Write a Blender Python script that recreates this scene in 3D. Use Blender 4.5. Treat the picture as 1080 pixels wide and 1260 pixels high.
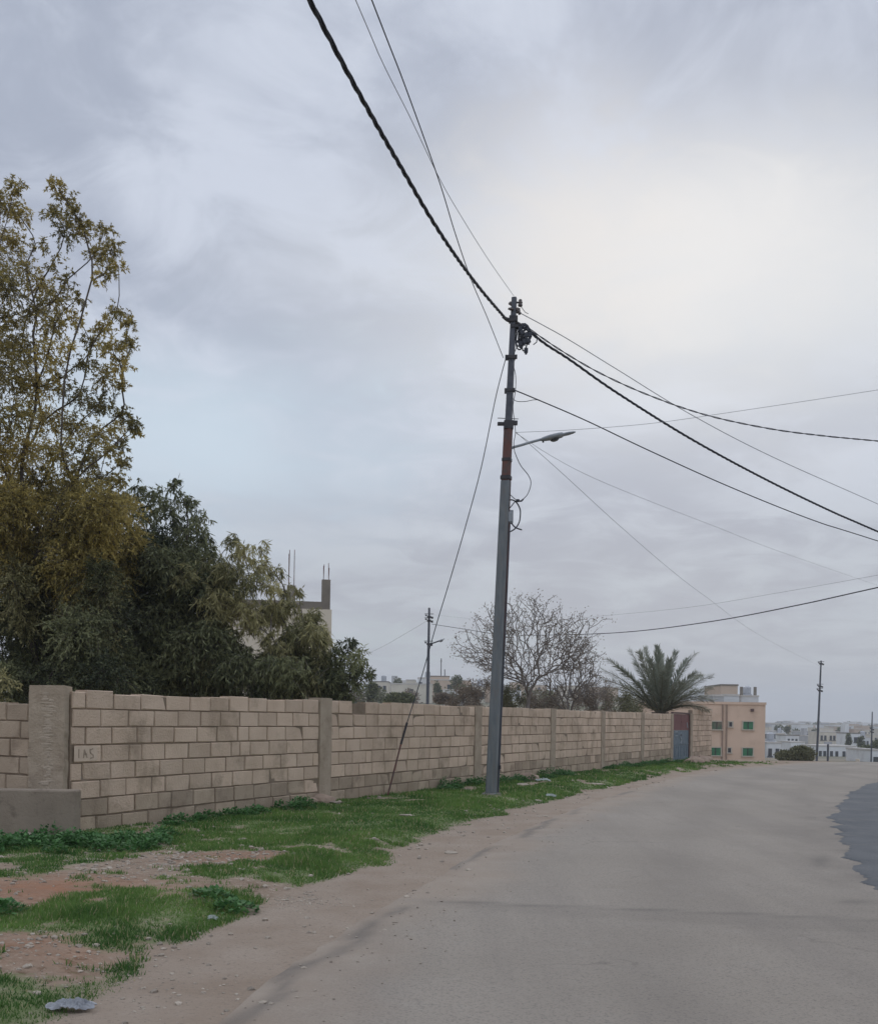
import bpy, math, random
import numpy as np
from mathutils import Vector, Matrix

# ------------------------------------------------------------------ camera
F = 1300.0; CX = 540.0; HY = 886.0; EYE = 1.42; ROLL = math.radians(0.9)
CR, SR = math.cos(ROLL), math.sin(ROLL)
scene = bpy.context.scene
for o in list(bpy.data.objects): bpy.data.objects.remove(o)
cd = bpy.data.cameras.new('camera'); cam = bpy.data.objects.new('camera', cd)
scene.collection.objects.link(cam); scene.camera = cam
cd.sensor_fit = 'HORIZONTAL'; cd.sensor_width = 36.0; cd.lens = 36.0*F/1080.0
cd.shift_x = 0.0; cd.shift_y = (HY-630.0)/1080.0
cd.clip_start = 0.1; cd.clip_end = 20000
cam.matrix_world = Matrix.Translation((0, 0, EYE)) @ Matrix.Rotation(math.radians(90), 4, 'X') @ Matrix.Rotation(ROLL, 4, 'Z')

# ------------------------------------------------------------------ world
def ab(px, py):
    dx, dy = px-CX, HY-py
    return dx*CR-dy*SR, dx*SR+dy*CR
def W(px, py, Y):
    a, b = ab(px, py)
    return Vector((a/F*Y, Y, EYE+b/F*Y))
def G(px, py, z=0.0):
    a, b = ab(px, py)
    Y = F*(EYE-z)/(-b)
    return Vector((a/F*Y, Y, z))
def direction(px, py):
    a, b = ab(px, py)
    return Vector((a, F, b)).normalized()

def S(c):
    return tuple((x/255/12.92 if x/255 <= .04045 else ((x/255+.055)/1.055)**2.4) for x in c)+(1.0,)

scene.view_settings.view_transform = 'Standard'
scene.view_settings.look = 'None'
scene.view_settings.exposure = 0.0
scene.view_settings.gamma = 1.0
scene.view_settings.use_curve_mapping = False

SUN_DIR = direction(835, 290)
world = bpy.data.worlds.new('World'); scene.world = world; world.use_nodes = True
nt = world.node_tree; nt.nodes.clear()
def N(t, **k):
    n = nt.nodes.new(t)
    for a, b in k.items(): setattr(n, a, b)
    return n
def L(a, b): nt.links.new(a, b)
def M_(op, a, b=None, c=None, clamp=False):
    n = N('ShaderNodeMath', operation=op); n.use_clamp = clamp
    for i, v in enumerate((a, b, c)):
        if v is None: continue
        if isinstance(v, (int, float)): n.inputs[i].default_value = v
        else: L(v, n.inputs[i])
    return n.outputs[0]
def RANGE(v, a, b, c=0.0, d=1.0, smooth=True):
    n = N('ShaderNodeMapRange'); n.interpolation_type = 'SMOOTHSTEP' if smooth else 'LINEAR'
    L(v, n.inputs['Value'])
    for k, x in zip(('From Min', 'From Max', 'To Min', 'To Max'), (a, b, c, d)): n.inputs[k].default_value = x
    return n.outputs[0]
def MIXC(f, a, b, mode='MIX'):
    n = N('ShaderNodeMix', data_type='RGBA', blend_type=mode)
    for s, v in ((n.inputs[0], f), (n.inputs[6], a), (n.inputs[7], b)):
        if isinstance(v, (int, float)): s.default_value = v
        elif isinstance(v, tuple): s.default_value = v
        else: L(v, s)
    return n.outputs[2]
tc = N('ShaderNodeTexCoord'); nrm = N('ShaderNodeVectorMath', operation='NORMALIZE'); L(tc.outputs['Generated'], nrm.inputs[0])
D = nrm.outputs[0]
sep = N('ShaderNodeSeparateXYZ'); L(D, sep.inputs[0])
zz = M_('MAXIMUM', sep.outputs[2], 0.0)
den = M_('ADD', zz, 0.16)
cmb = N('ShaderNodeCombineXYZ'); L(M_('DIVIDE', sep.outputs[0], den), cmb.inputs[0]); L(M_('DIVIDE', sep.outputs[1], den), cmb.inputs[1])
def NOISE(vec, scale, detail=4, rough=.5, dist=0.0):
    n = N('ShaderNodeTexNoise'); L(vec, n.inputs['Vector']); n.inputs['Scale'].default_value = scale
    n.inputs['Detail'].default_value = detail; n.inputs['Roughness'].default_value = rough; n.inputs['Distortion'].default_value = dist
    return n.outputs['Fac']
n1 = NOISE(cmb.outputs[0], 1.3, 4, .45, .6)
n2 = NOISE(cmb.outputs[0], 4.2, 8, .6, .7)
fac = RANGE(M_('ADD', M_('MULTIPLY', n1, .55), M_('MULTIPLY', n2, .45)), .41, .60)
upper = MIXC(fac, S((167, 175, 192)), S((204, 211, 225)))
lower = MIXC(fac, S((170, 173, 183)), S((188, 194, 202)))
hor = MIXC(fac, S((172, 175, 179)), S((190, 192, 194)))
col = MIXC(RANGE(zz, .10, .30), lower, upper)
col = MIXC(RANGE(zz, .0, .11), hor, col)
def spot(px, py, r0, r1, sx=1.0, sz=1.0):
    d = direction(px, py)
    sub = N('ShaderNodeVectorMath', operation='SUBTRACT'); L(D, sub.inputs[0]); sub.inputs[1].default_value = d
    mul = N('ShaderNodeVectorMath', operation='MULTIPLY'); L(sub.outputs[0], mul.inputs[0]); mul.inputs[1].default_value = (sx, .5, sz)
    ln = N('ShaderNodeVectorMath', operation='LENGTH'); L(mul.outputs[0], ln.inputs[0])
    warped = M_('ADD', ln.outputs['Value'], M_('MULTIPLY', M_('SUBTRACT', n2, .5), .16))
    return RANGE(warped, r0, r1, 1.0, 0.0)
col = MIXC(M_('MULTIPLY', spot(950, 355, .02, .30, .55, 1.6), .9), col, S((220, 223, 226)))
col = MIXC(M_('MULTIPLY', spot(860, 300, .0, .17, .6, 1.6), .75), col, S((233, 232, 231)))
col = MIXC(M_('MULTIPLY', spot(690, 300, .0, .12, 1, .8), .6), col, S((231, 227, 223)))
col = MIXC(M_('MULTIPLY', spot(230, 545, .0, .15, .45, 1.2), .85), col, S((203, 219, 232)))
col = MIXC(M_('MULTIPLY', spot(470, 790, .0, .045, .2, 1.5), .6), col, S((190, 200, 203)))
boost = M_('ADD', RANGE(zz, .58, .95, 1.0, 1.8), RANGE(sep.outputs[1], .1, -.7, 0.0, .45))  # unseen sky overhead and behind the camera brightened to light ground and wall
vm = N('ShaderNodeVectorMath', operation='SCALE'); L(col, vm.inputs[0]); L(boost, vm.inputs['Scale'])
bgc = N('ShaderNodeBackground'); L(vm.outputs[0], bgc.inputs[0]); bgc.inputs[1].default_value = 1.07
sky = N('ShaderNodeTexSky'); sky.sky_type = 'NISHITA'; sky.sun_disc = False
sky.sun_elevation = math.asin(SUN_DIR.z); sky.sun_rotation = math.atan2(SUN_DIR.x, SUN_DIR.y)
bgs = N('ShaderNodeBackground'); L(sky.outputs[0], bgs.inputs[0]); bgs.inputs[1].default_value = 0.08
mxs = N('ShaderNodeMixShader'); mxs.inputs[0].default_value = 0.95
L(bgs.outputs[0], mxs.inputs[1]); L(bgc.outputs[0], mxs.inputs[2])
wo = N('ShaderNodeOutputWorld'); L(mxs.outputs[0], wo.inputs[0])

sd = bpy.data.lights.new('sun', 'SUN'); sd.energy = 0.6; sd.angle = math.radians(35); sd.color = (1, .96, .9)
so = bpy.data.objects.new('sun', sd); scene.collection.objects.link(so)
so.rotation_euler = Vector((SUN_DIR.x, SUN_DIR.y, SUN_DIR.z+.25)).to_track_quat('Z', 'Y').to_euler()

# ------------------------------------------------------------------ helpers
rng = np.random.default_rng(7); random.seed(7)
COL = scene.collection

def tag(o, label=None, cat=None, group=None, kind=None):
    if label: o['label'] = label
    if cat: o['category'] = cat
    if group: o['group'] = group
    if kind: o['kind'] = kind
    return o
def empty(name, loc, label=None, cat=None, group=None):
    o = bpy.data.objects.new(name, None); COL.objects.link(o); o.location = loc
    o.empty_display_size = .2
    return tag(o, label, cat, group)
def link_mesh(name, me, mats, parent=None):
    o = bpy.data.objects.new(name, me); COL.objects.link(o)
    for m in (mats if isinstance(mats, (list, tuple)) else [mats]): me.materials.append(m)
    if parent: o.parent = parent
    return o
def parent_offset(p):
    v = Vector((0, 0, 0))
    while p: v += p.location; p = p.parent
    return v

class MB:
    def __init__(s): s.v = []; s.f = []; s.t = []; s.tone = .5
    def add(s, vs, fs):
        b = len(s.v); s.v += [tuple(v) for v in vs]
        for f in fs: s.f.append(tuple(b+i for i in f)); s.t.append(s.tone)
    def box(s, c, size, ax=None, ch=0):
        c = Vector(c); x, y, z = ax if ax else (Vector((1, 0, 0)), Vector((0, 1, 0)), Vector((0, 0, 1)))
        hx, hy, hz = size[0]/2, size[1]/2, size[2]/2
        vs = [c+x*(i*hx)+y*(j*hy)+z*(k*hz) for i in (-1, 1) for j in (-1, 1) for k in (-1, 1)]
        s.add(vs, [(0, 1, 3, 2), (4, 6, 7, 5), (0, 4, 5, 1), (2, 3, 7, 6), (0, 2, 6, 4), (1, 5, 7, 3)])
        return s
    def tube(s, pts, r, n=6, cap=True):
        pts = [Vector(p) for p in pts]
        rs = r if isinstance(r, (list, tuple, np.ndarray)) else [r]*len(pts)
        b = len(s.v); prev = None
        for i, p in enumerate(pts):
            d = (pts[min(i+1, len(pts)-1)]-pts[max(i-1, 0)])
            d = d.normalized() if d.length > 1e-9 else Vector((0, 0, 1))
            if prev is None:
                ref = Vector((0, 0, 1)) if abs(d.z) < .9 else Vector((1, 0, 0))
                u = d.cross(ref).normalized()
            else:
                u = (prev-d*prev.dot(d)).normalized()
            prev = u; w = d.cross(u)
            for k in range(n):
                a = 2*math.pi*k/n
                s.v.append(tuple(p+(u*math.cos(a)+w*math.sin(a))*rs[i]))
        for i in range(len(pts)-1):
            for k in range(n):
                s.f.append((b+i*n+k, b+i*n+(k+1) % n, b+(i+1)*n+(k+1) % n, b+(i+1)*n+k)); s.t.append(s.tone)
        if cap:
            s.f.append(tuple(b+k for k in range(n))[::-1]); s.t.append(s.tone)
            e = b+(len(pts)-1)*n; s.f.append(tuple(e+k for k in range(n))); s.t.append(s.tone)
        return s
    def lathe(s, base, prof, n=12, axis=Vector((0, 0, 1))):
        base = Vector(base); axis = axis.normalized()
        ref = Vector((1, 0, 0)) if abs(axis.x) < .9 else Vector((0, 1, 0))
        u = axis.cross(ref).normalized(); w = axis.cross(u); b = len(s.v)
        for (r, h) in prof:
            for k in range(n):
                a = 2*math.pi*k/n; s.v.append(tuple(base+axis*h+(u*math.cos(a)+w*math.sin(a))*r))
        for i in range(len(prof)-1):
            for k in range(n):
                s.f.append((b+i*n+k, b+i*n+(k+1) % n, b+(i+1)*n+(k+1) % n, b+(i+1)*n+k)); s.t.append(s.tone)
        s.f.append(tuple(b+k for k in range(n))[::-1]); s.t.append(s.tone)
        e = b+(len(prof)-1)*n; s.f.append(tuple(e+k for k in range(n))); s.t.append(s.tone)
        return s
    def build(s, name, m, parent=None, smooth=False, bevel=0):
        off = parent_offset(parent) if parent else Vector((0, 0, 0))
        me = bpy.data.meshes.new(name)
        me.from_pydata([tuple(Vector(v)-off) for v in s.v], [], s.f)
        at = me.attributes.new('tone', 'FLOAT', 'FACE'); at.data.foreach_set('value', np.array(s.t, dtype=np.float32))
        if smooth: me.shade_smooth()
        me.validate()
        o = link_mesh(name, me, m, parent)
        if bevel:
            bm_ = o.modifiers.new('bevel', 'BEVEL'); bm_.width = bevel; bm_.segments = 2
        return o

def np_mesh(name, V, Fc, m, parent=None, attrs=None, smooth=False):
    """V (n,3), Fc (k, 3|4); attrs: name -> (domain, values)"""
    off = np.array(parent_offset(parent)) if parent else np.zeros(3)
    me = bpy.data.meshes.new(name); k = Fc.shape[1]
    me.vertices.add(len(V)); me.vertices.foreach_set('co', (V-off).astype(np.float32).ravel())
    me.loops.add(Fc.size); me.loops.foreach_set('vertex_index', Fc.astype(np.int32).ravel())
    me.polygons.add(len(Fc)); me.polygons.foreach_set('loop_start', np.arange(0, Fc.size, k, dtype=np.int32))
    for an, (dom, vals) in (attrs or {}).items():
        at = me.attributes.new(an, 'FLOAT', dom); at.data.foreach_set('value', np.asarray(vals, dtype=np.float32))
    me.update(calc_edges=True); me.validate()
    if smooth: me.shade_smooth()
    return link_mesh(name, me, m, parent)

# value noise (numpy) for terrain and masks
_P = np.random.default_rng(3).random((256, 256))
def vnoise(x, y, s=1.0, seed=0):
    x = np.asarray(x, float)/s+seed*17.3+1000; y = np.asarray(y, float)/s+seed*9.1+1000
    xi = np.floor(x).astype(int); yi = np.floor(y).astype(int); fx = x-xi; fy = y-yi
    fx = fx*fx*(3-2*fx); fy = fy*fy*(3-2*fy)
    g = lambda i, j: _P[i & 255, j & 255]
    return (g(xi, yi)*(1-fx)+g(xi+1, yi)*fx)*(1-fy)+(g(xi, yi+1)*(1-fx)+g(xi+1, yi+1)*fx)*fy
def fbm(x, y, s=1.0, seed=0, o=3):
    t = 0; a = .5; n = 0
    for i in range(o): t = t+a*vnoise(x, y, s/2**i, seed+i); n += a; a *= .5
    return t/n
def sstep(a, b, x):
    t = np.clip((np.asarray(x, float)-a)/(b-a), 0, 1); return t*t*(3-2*t)

# ------------------------------------------------------------------ materials
def material(name, c1, c2=None, scale=4.0, rough=.85, bump=0.0, bscale=30.0, tone=None, spec=.3, metal=0.0, stain=None, sscale=1.5, detail=5, stretch=None):
    m = bpy.data.materials.new(name); m.use_nodes = True; t = m.node_tree; t.nodes.clear()
    n = t.nodes.new; l = t.links.new
    out = n('ShaderNodeOutputMaterial'); b = n('ShaderNodeBsdfPrincipled'); l(b.outputs[0], out.inputs[0])
    b.inputs['Roughness'].default_value = rough; b.inputs['Metallic'].default_value = metal
    b.inputs['Specular IOR Level'].default_value = spec
    co = n('ShaderNodeTexCoord'); src = co.outputs['Object']
    if stretch:
        mp = n('ShaderNodeMapping'); mp.inputs['Scale'].default_value = stretch; l(src, mp.inputs[0]); src = mp.outputs[0]
    def noi(sc, de=detail, ro=.6):
        x = n('ShaderNodeTexNoise'); l(src, x.inputs['Vector']); x.inputs['Scale'].default_value = sc; x.inputs['Detail'].default_value = de; x.inputs['Roughness'].default_value = ro
        return x.outputs['Fac']
    def mix(f, a, b_, mode='MIX'):
        x = n('ShaderNodeMix'); x.data_type = 'RGBA'; x.blend_type = mode
        for s, v in ((x.inputs[0], f), (x.inputs[6], a), (x.inputs[7], b_)):
            if isinstance(v, (int, float)): s.default_value = v
            elif isinstance(v, tuple): s.default_value = v
            else: l(v, s)
        return x.outputs[2]
    def rg(v, a, b_, c=0., d=1.):
        x = n('ShaderNodeMapRange'); l(v, x.inputs['Value'])
        for k_, y in zip(('From Min', 'From Max', 'To Min', 'To Max'), (a, b_, c, d)): x.inputs[k_].default_value = y
        return x.outputs[0]
    c1 = tuple(c1)+(1,) if len(c1) == 3 else c1
    col = c1
    if c2 is not None:
        c2 = tuple(c2)+(1,) if len(c2) == 3 else c2
        col = mix(rg(noi(scale), .35, .65), c1, c2)
    if tone is not None:
        a = n('ShaderNodeAttribute'); a.attribute_name = 'tone'
        v = rg(a.outputs['Fac'], 0, 1, 1-tone, 1+tone)
        s = n('ShaderNodeVectorMath'); s.operation = 'SCALE'
        if isinstance(col, tuple): s.inputs[0].default_value = col[:3]
        else: l(col, s.inputs[0])
        l(v, s.inputs['Scale']); col = s.outputs[0]
    if stain is not None:
        st = tuple(stain[:3])+(1,)
        col = mix(rg(noi(sscale, 6, .7), .52, .68, 0, .75), col, st)
    if isinstance(col, tuple): b.inputs['Base Color'].default_value = col
    else: l(col, b.inputs['Base Color'])
    if bump:
        bp = n('ShaderNodeBump'); bp.inputs['Strength'].default_value = bump; bp.inputs['Distance'].default_value = .02
        l(noi(bscale, 6, .65), bp.inputs['Height']); l(bp.outputs[0], b.inputs['Normal'])
    return m

def leaf_material(name, c1, c2, trans=.3, straw=None):
    m = bpy.data.materials.new(name); m.use_nodes = True; t = m.node_tree; t.nodes.clear(); n = t.nodes.new; l = t.links.new
    out = n('ShaderNodeOutputMaterial'); a = n('ShaderNodeAttribute'); a.attribute_name = 'tone'
    x = n('ShaderNodeMix'); x.data_type = 'RGBA'; l(a.outputs['Fac'], x.inputs[0]); x.inputs[6].default_value = tuple(c1)+(1,); x.inputs[7].default_value = tuple(c2)+(1,)
    if straw:
        g_ = n('ShaderNodeMath'); g_.operation = 'GREATER_THAN'; l(a.outputs['Fac'], g_.inputs[0]); g_.inputs[1].default_value = .985
        x2 = n('ShaderNodeMix'); x2.data_type = 'RGBA'; l(g_.outputs[0], x2.inputs[0]); l(x.outputs[2], x2.inputs[6]); x2.inputs[7].default_value = tuple(straw)+(1,); x = x2
    b = n('ShaderNodeBsdfPrincipled'); b.inputs['Roughness'].default_value = .6; b.inputs['Specular IOR Level'].default_value = .25
    l(x.outputs[2], b.inputs['Base Color'])
    tr = n('ShaderNodeBsdfTranslucent'); l(x.outputs[2], tr.inputs[0])
    mx = n('ShaderNodeMixShader'); mx.inputs[0].default_value = trans; l(b.outputs[0], mx.inputs[1]); l(tr.outputs[0], mx.inputs[2]); l(mx.outputs[0], out.inputs[0])
    return m

MT = {}
MT['block'] = material('block', (.53, .402, .295), (.615, .476, .358), 2.2, .95, .9, 38, tone=.10, stain=(.31, .235, .165), sscale=1.3)
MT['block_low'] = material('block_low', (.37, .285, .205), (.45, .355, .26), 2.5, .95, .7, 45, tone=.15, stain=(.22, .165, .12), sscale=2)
MT['mortar'] = material('mortar', (.20, .15, .105), (.27, .21, .155), 5, 1, .6, 60)
MT['render'] = material('render', (.34, .272, .20), (.42, .34, .255), 4, .95, .8, 35, stain=(.23, .175, .125), sscale=3)
MT['render_pale'] = material('render_pale', (.38, .31, .235), (.45, .37, .285), 8, .95, .8, 40)
MT['slab'] = material('slab', (.235, .19, .145), (.285, .235, .18), 3, .95, .5, 40, stain=(.11, .08, .06), sscale=4)
MT['pole'] = material('pole', (.125, .14, .148), (.185, .198, .20), 6, .65, .2, 60, spec=.35, metal=.0, stain=(.13, .115, .10), sscale=3, stretch=(4, 4, .6))
MT['pole_dark'] = material('pole_dark', (.055, .06, .075), (.085, .09, .105), 8, .55, .1, 60, metal=.0, spec=.4)
MT['rust'] = material('rust', (.17, .062, .048), (.10, .075, .068), 7, .8, .4, 80, stain=(.085, .08, .08), sscale=6)
MT['band'] = material('band', (.03, .03, .035), (.05, .045, .045), 20, .5, .1, 60)
MT['lampgrey'] = material('lampgrey', (.23, .25, .27), (.30, .32, .33), 10, .5, .05, 60, spec=.5)
MT['wire'] = material('wire', (.03, .033, .042), (.05, .054, .066), 10, .6, 0)
MT['wire_thin'] = material('wire_thin', (.32, .33, .35), (.36, .37, .38), 10, .6, 0)
MT['porcelain'] = material('porcelain', (.05, .035, .03), (.08, .06, .05), 10, .3, 0, spec=.6)
MT['gate_red'] = material('gate_red', (.15, .06, .058), (.19, .08, .072), 5, .6, .1, 30, stain=(.10, .06, .05), sscale=5)
MT['gate_blue'] = material('gate_blue', (.10, .14, .165), (.15, .185, .21), 5, .6, .1, 30, stain=(.14, .16, .17), sscale=6)
MT['gate_frame'] = material('gate_frame', (.09, .055, .05), (.12, .07, .06), 8, .6, .1)
MT['paint'] = material('paint', (.22, .26, .28), (.30, .32, .33), 20, .8, 0)
MT['facade'] = material('facade', (.60, .44, .325), (.66, .49, .37), .6, .95, .2, 8, stain=(.50, .36, .26), sscale=.35)
MT['cream'] = material('cream', (.56, .50, .40), (.64, .57, .46), .5, .95, .2, 5, stain=(.33, .29, .24), sscale=.5)
MT['rawconcrete'] = material('rawconcrete', (.17, .15, .125), (.22, .195, .16), 1.5, .95, .4, 12)
MT['green_glass'] = material('green_glass', (.015, .10, .04), (.03, .20, .085), 1.2, .45, 0, spec=.5)
MT['green_brown'] = material('green_brown', (.04, .11, .06), (.20, .15, .11), 1.1, .5, 0, spec=.4)
MT['frame_pale'] = material('frame_pale', (.45, .40, .32), (.5, .44, .36), 3, .7, 0)
MT['dark_glass'] = material('dark_glass', (.03, .035, .04), (.06, .065, .07), 2, .25, 0, spec=.5)
MT['pipe'] = material('pipe', (.32, .23, .17), (.28, .20, .15), 3, .7, 0)
MT['metal_tank'] = material('metal_tank', (.35, .37, .40), (.45, .46, .48), 3, .5, 0)
MT['bark'] = material('bark', (.06, .048, .04), (.11, .09, .072), 9, .95, .6, 25)
MT['bark_grey'] = material('bark_grey', (.15, .13, .115), (.21, .185, .16), 9, .95, .5, 25)
MT['leaf_yellow'] = leaf_material('leaf_yellow', (.14, .125, .045), (.50, .39, .12), .35)
MT['leaf_dark'] = leaf_material('leaf_dark', (.036, .047, .027), (.245, .255, .125), .2)
MT['leaf_sage'] = leaf_material('leaf_sage', (.08, .09, .04), (.43, .39, .19), .3)
MT['leaf_brown'] = leaf_material('leaf_brown', (.16, .13, .10), (.28, .23, .175), .2)
MT['leaf_bush'] = leaf_material('leaf_bush', (.085, .09, .05), (.20, .19, .10), .2)
MT['palm'] = leaf_material('palm', (.20, .225, .175), (.45, .44, .34), .2)
MT['palm_rib'] = material('palm_rib', (.17, .17, .11), (.22, .2, .14), 5, .7, 0)
MT['grass'] = leaf_material('grass', (.05, .125, .028), (.19, .30, .075), .3, straw=(.42, .36, .20))
MT['weed'] = leaf_material('weed', (.04, .11, .033), (.13, .27, .09), .25)
MT['stone'] = material('stone', (.30, .25, .20), (.42, .36, .29), 9, .95, .6, 30, tone=.25)
MT['pinkstone'] = material('pinkstone', (.30, .22, .17), (.38, .29, .22), 7, .95, .6, 30)
MT['plastic'] = material('plastic', (.24, .25, .27), (.42, .43, .45), 8, .5, .2, 20)
MT['litter'] = material('litter', (.34, .38, .35), (.44, .47, .44), 8, .6, .1, 20)

# ------------------------------------------------------------------ wall line and terrain
PW0 = Vector((W(80, 886, 12.05).x, 12.05, 0)); WD = Vector((633, 1300, 0)).normalized(); WN = Vector((WD.y, -WD.x, 0)); UP = Vector((0, 0, 1))
def wall_L(px):
    r = ab(px, 880+.02*(px-80)*.5)[0]/F
    return (r*PW0.y-PW0.x)/(WD.x-r*WD.y)
def wallx(Y): return PW0.x+(np.asarray(Y, float)-PW0.y)*WD.x/WD.y
def wbase(Lv): return .03+.0028*Lv

VERGE = [(60, 1260), (200, 1172), (300, 1128), (345, 1112), (385, 1092), (470, 1062), (560, 1018), (650, 992), (760, 967), (830, 952), (885, 945), (945, 941.5)]
ASPH = [(268, 1260), (330, 1208), (385, 1172), (460, 1125), (520, 1092), (600, 1042), (690, 1003), (770, 974), (835, 956), (890, 947), (945, 942.5)]
def polyY(pts):
    g = [G(*p) for p in pts]; g = sorted([(v.y, v.x) for v in g])
    ys = [a for a, b in g]; xs = [b for a, b in g]
    s = (xs[1]-xs[0])/(ys[1]-ys[0])
    ys = [-40]+ys; xs = [xs[0]-s*.55*(ys[1]+40)]+xs
    s = (xs[-1]-xs[-2])/(ys[-1]-ys[-2]); ys.append(140); xs.append(xs[-1]+s*(140-ys[-2]))
    return lambda Y: np.interp(Y, ys, xs)
vergeX = polyY(VERGE); asphX = polyY(ASPH)

def terrain(X, Y):
    X = np.asarray(X, float); Y = np.asarray(Y, float)
    u = X/np.maximum(Y, 1.0); R = sstep(.19, .27, u)
    zr = np.interp(Y, [-50, 41, 46, 52, 60, 96, 140, 190, 250, 350, 500, 900, 2500, 6000], [0, 0, -.12, -.42, -.88, -2.4, -3.4, -4.3, -5.0, -4.3, -2.6, .6, 7, 9])
    zl = np.interp(Y, [-50, 60, 100, 200, 300, 450, 800, 2500, 6000], [0, 0, 1.0, 4.4, 8.2, 12.0, 15, 20, 24])
    z = zr*R+zl*(1-R)
    near = 1-sstep(34, 44, Y)
    vx = vergeX(Y)
    v = sstep(0, .7, vx-X)*near
    z = z+v*(.085+.05*(fbm(X, Y, 1.3, 5)-.5))
    z = z+near*sstep(0, .25, vx-X)*.02*(vnoise(X, Y, .25, 8)-.5)
    far = sstep(150, 500, Y); z = z+far*3*(fbm(X, Y, 260, 2)-.5)
    inroad = sstep(.6, 1.4, X-asphX(Y))*(1-sstep(46, 50, Y))
    return z-.02*inroad

GRASS = [  # px, py, rx, ry, amount : green patches (+) and bare soil (-)
    (110, 1040, 150, 20, 1.0), (20, 1050, 60, 14, .8), (260, 1110, 120, 22, 1.1), (130, 1135, 170, 20, 1.0), (200, 1185, 90, 26, 1.0), (325, 1122, 50, 18, 1.1),
    (70, 1232, 130, 32, 1.2), (150, 1205, 70, 25, .8), (480, 1025, 190, 36, 1.1), (330, 1010, 120, 16, .8), (600, 985, 150, 30, 1.0), (740, 958, 110, 13, .9), (430, 1068, 75, 20, 1.2), (130, 1062, 60, 7, .5), (300, 1075, 60, 7, .6), (800, 944, 60, 6, .6),
    (230, 1060, 115, 17, -.5), (350, 1052, 60, 10, -.35), (40, 1100, 90, 15, -1.5), (20, 1165, 100, 18, -1.3), (375, 1098, 50, 10, -1.4), (395, 1010, 55, 4, -1.2),
    (190, 1088, 90, 8, -.4), (700, 964, 90, 3, -.6), (810, 951, 60, 3, -.9), (450, 1035, 60, 5, -.7), (60, 1065, 60, 8, -.3)]
def to_px(X, Y, z=0.06):
    a = X/np.maximum(Y, .5)*F; b = (z-EYE)/np.maximum(Y, .5)*F
    return CX+a*CR+b*SR, HY-(-a*SR+b*CR)
def grass_amount(X, Y):
    X = np.asarray(X, float); Y = np.asarray(Y, float)
    px, py = to_px(X, Y)
    g = .34+1.7*(fbm(X, Y, .8, 11, 4)-.5)+2.0*(fbm(X, Y, .22, 14, 3)-.5)
    for (cx, cy, rx, ry, am) in GRASS:
        q = ((px-cx)/rx)**2+((py-cy)/ry)**2
        g = g+am*np.exp(-q*1.2)*.75
    edge = vergeX(Y)+.45*(fbm(X, Y, .8, 21)-.5)+.10
    g = g*sstep(-.02, .25, edge-X)
    g = g*(1-sstep(36, 43, Y))
    return np.clip(g, 0, 1)

def axis_coords(lo, hi, s0, k):
    out = [0.0]
    while out[-1] < hi: out.append(out[-1]+max(s0, k*abs(out[-1])))
    neg = [0.0]
    while neg[-1] > lo: neg.append(neg[-1]-max(s0, k*abs(neg[-1])))
    return np.array(neg[:0:-1]+out)
gx = axis_coords(-3500, 3500, .13, .02); gy = axis_coords(-60, 7000, .13, .017)
GX, GY = np.meshgrid(gx, gy); GZ = terrain(GX, GY)
V = np.stack([GX.ravel(), GY.ravel(), GZ.ravel()], 1)
nx, ny = len(gx), len(gy)
idx = np.arange(nx*ny).reshape(ny, nx)
Fc = np.stack([idx[:-1, :-1].ravel(), idx[:-1, 1:].ravel(), idx[1:, 1:].ravel(), idx[1:, :-1].ravel()], 1)
gm = grass_amount(GX, GY).ravel()
gm[(GX.ravel() < wallx(GY).ravel()-.1)] = .35
sand = (sstep(-.25, .12, GX-vergeX(GY)+.25*(fbm(GX, GY, .7, 31)-.5))).ravel()
farm = sstep(60, 140, GY).ravel()
pxx, pyy = to_px(GX, GY); red = (np.exp(-(((pxx-60)/150)**2+((pyy-1098)/18)**2))+.8*np.exp(-(((pxx-310)/90)**2+((pyy-1058)/9)**2))+.6*np.exp(-(((pxx-50)/130)**2+((pyy-1170)/25)**2))).ravel()

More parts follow.
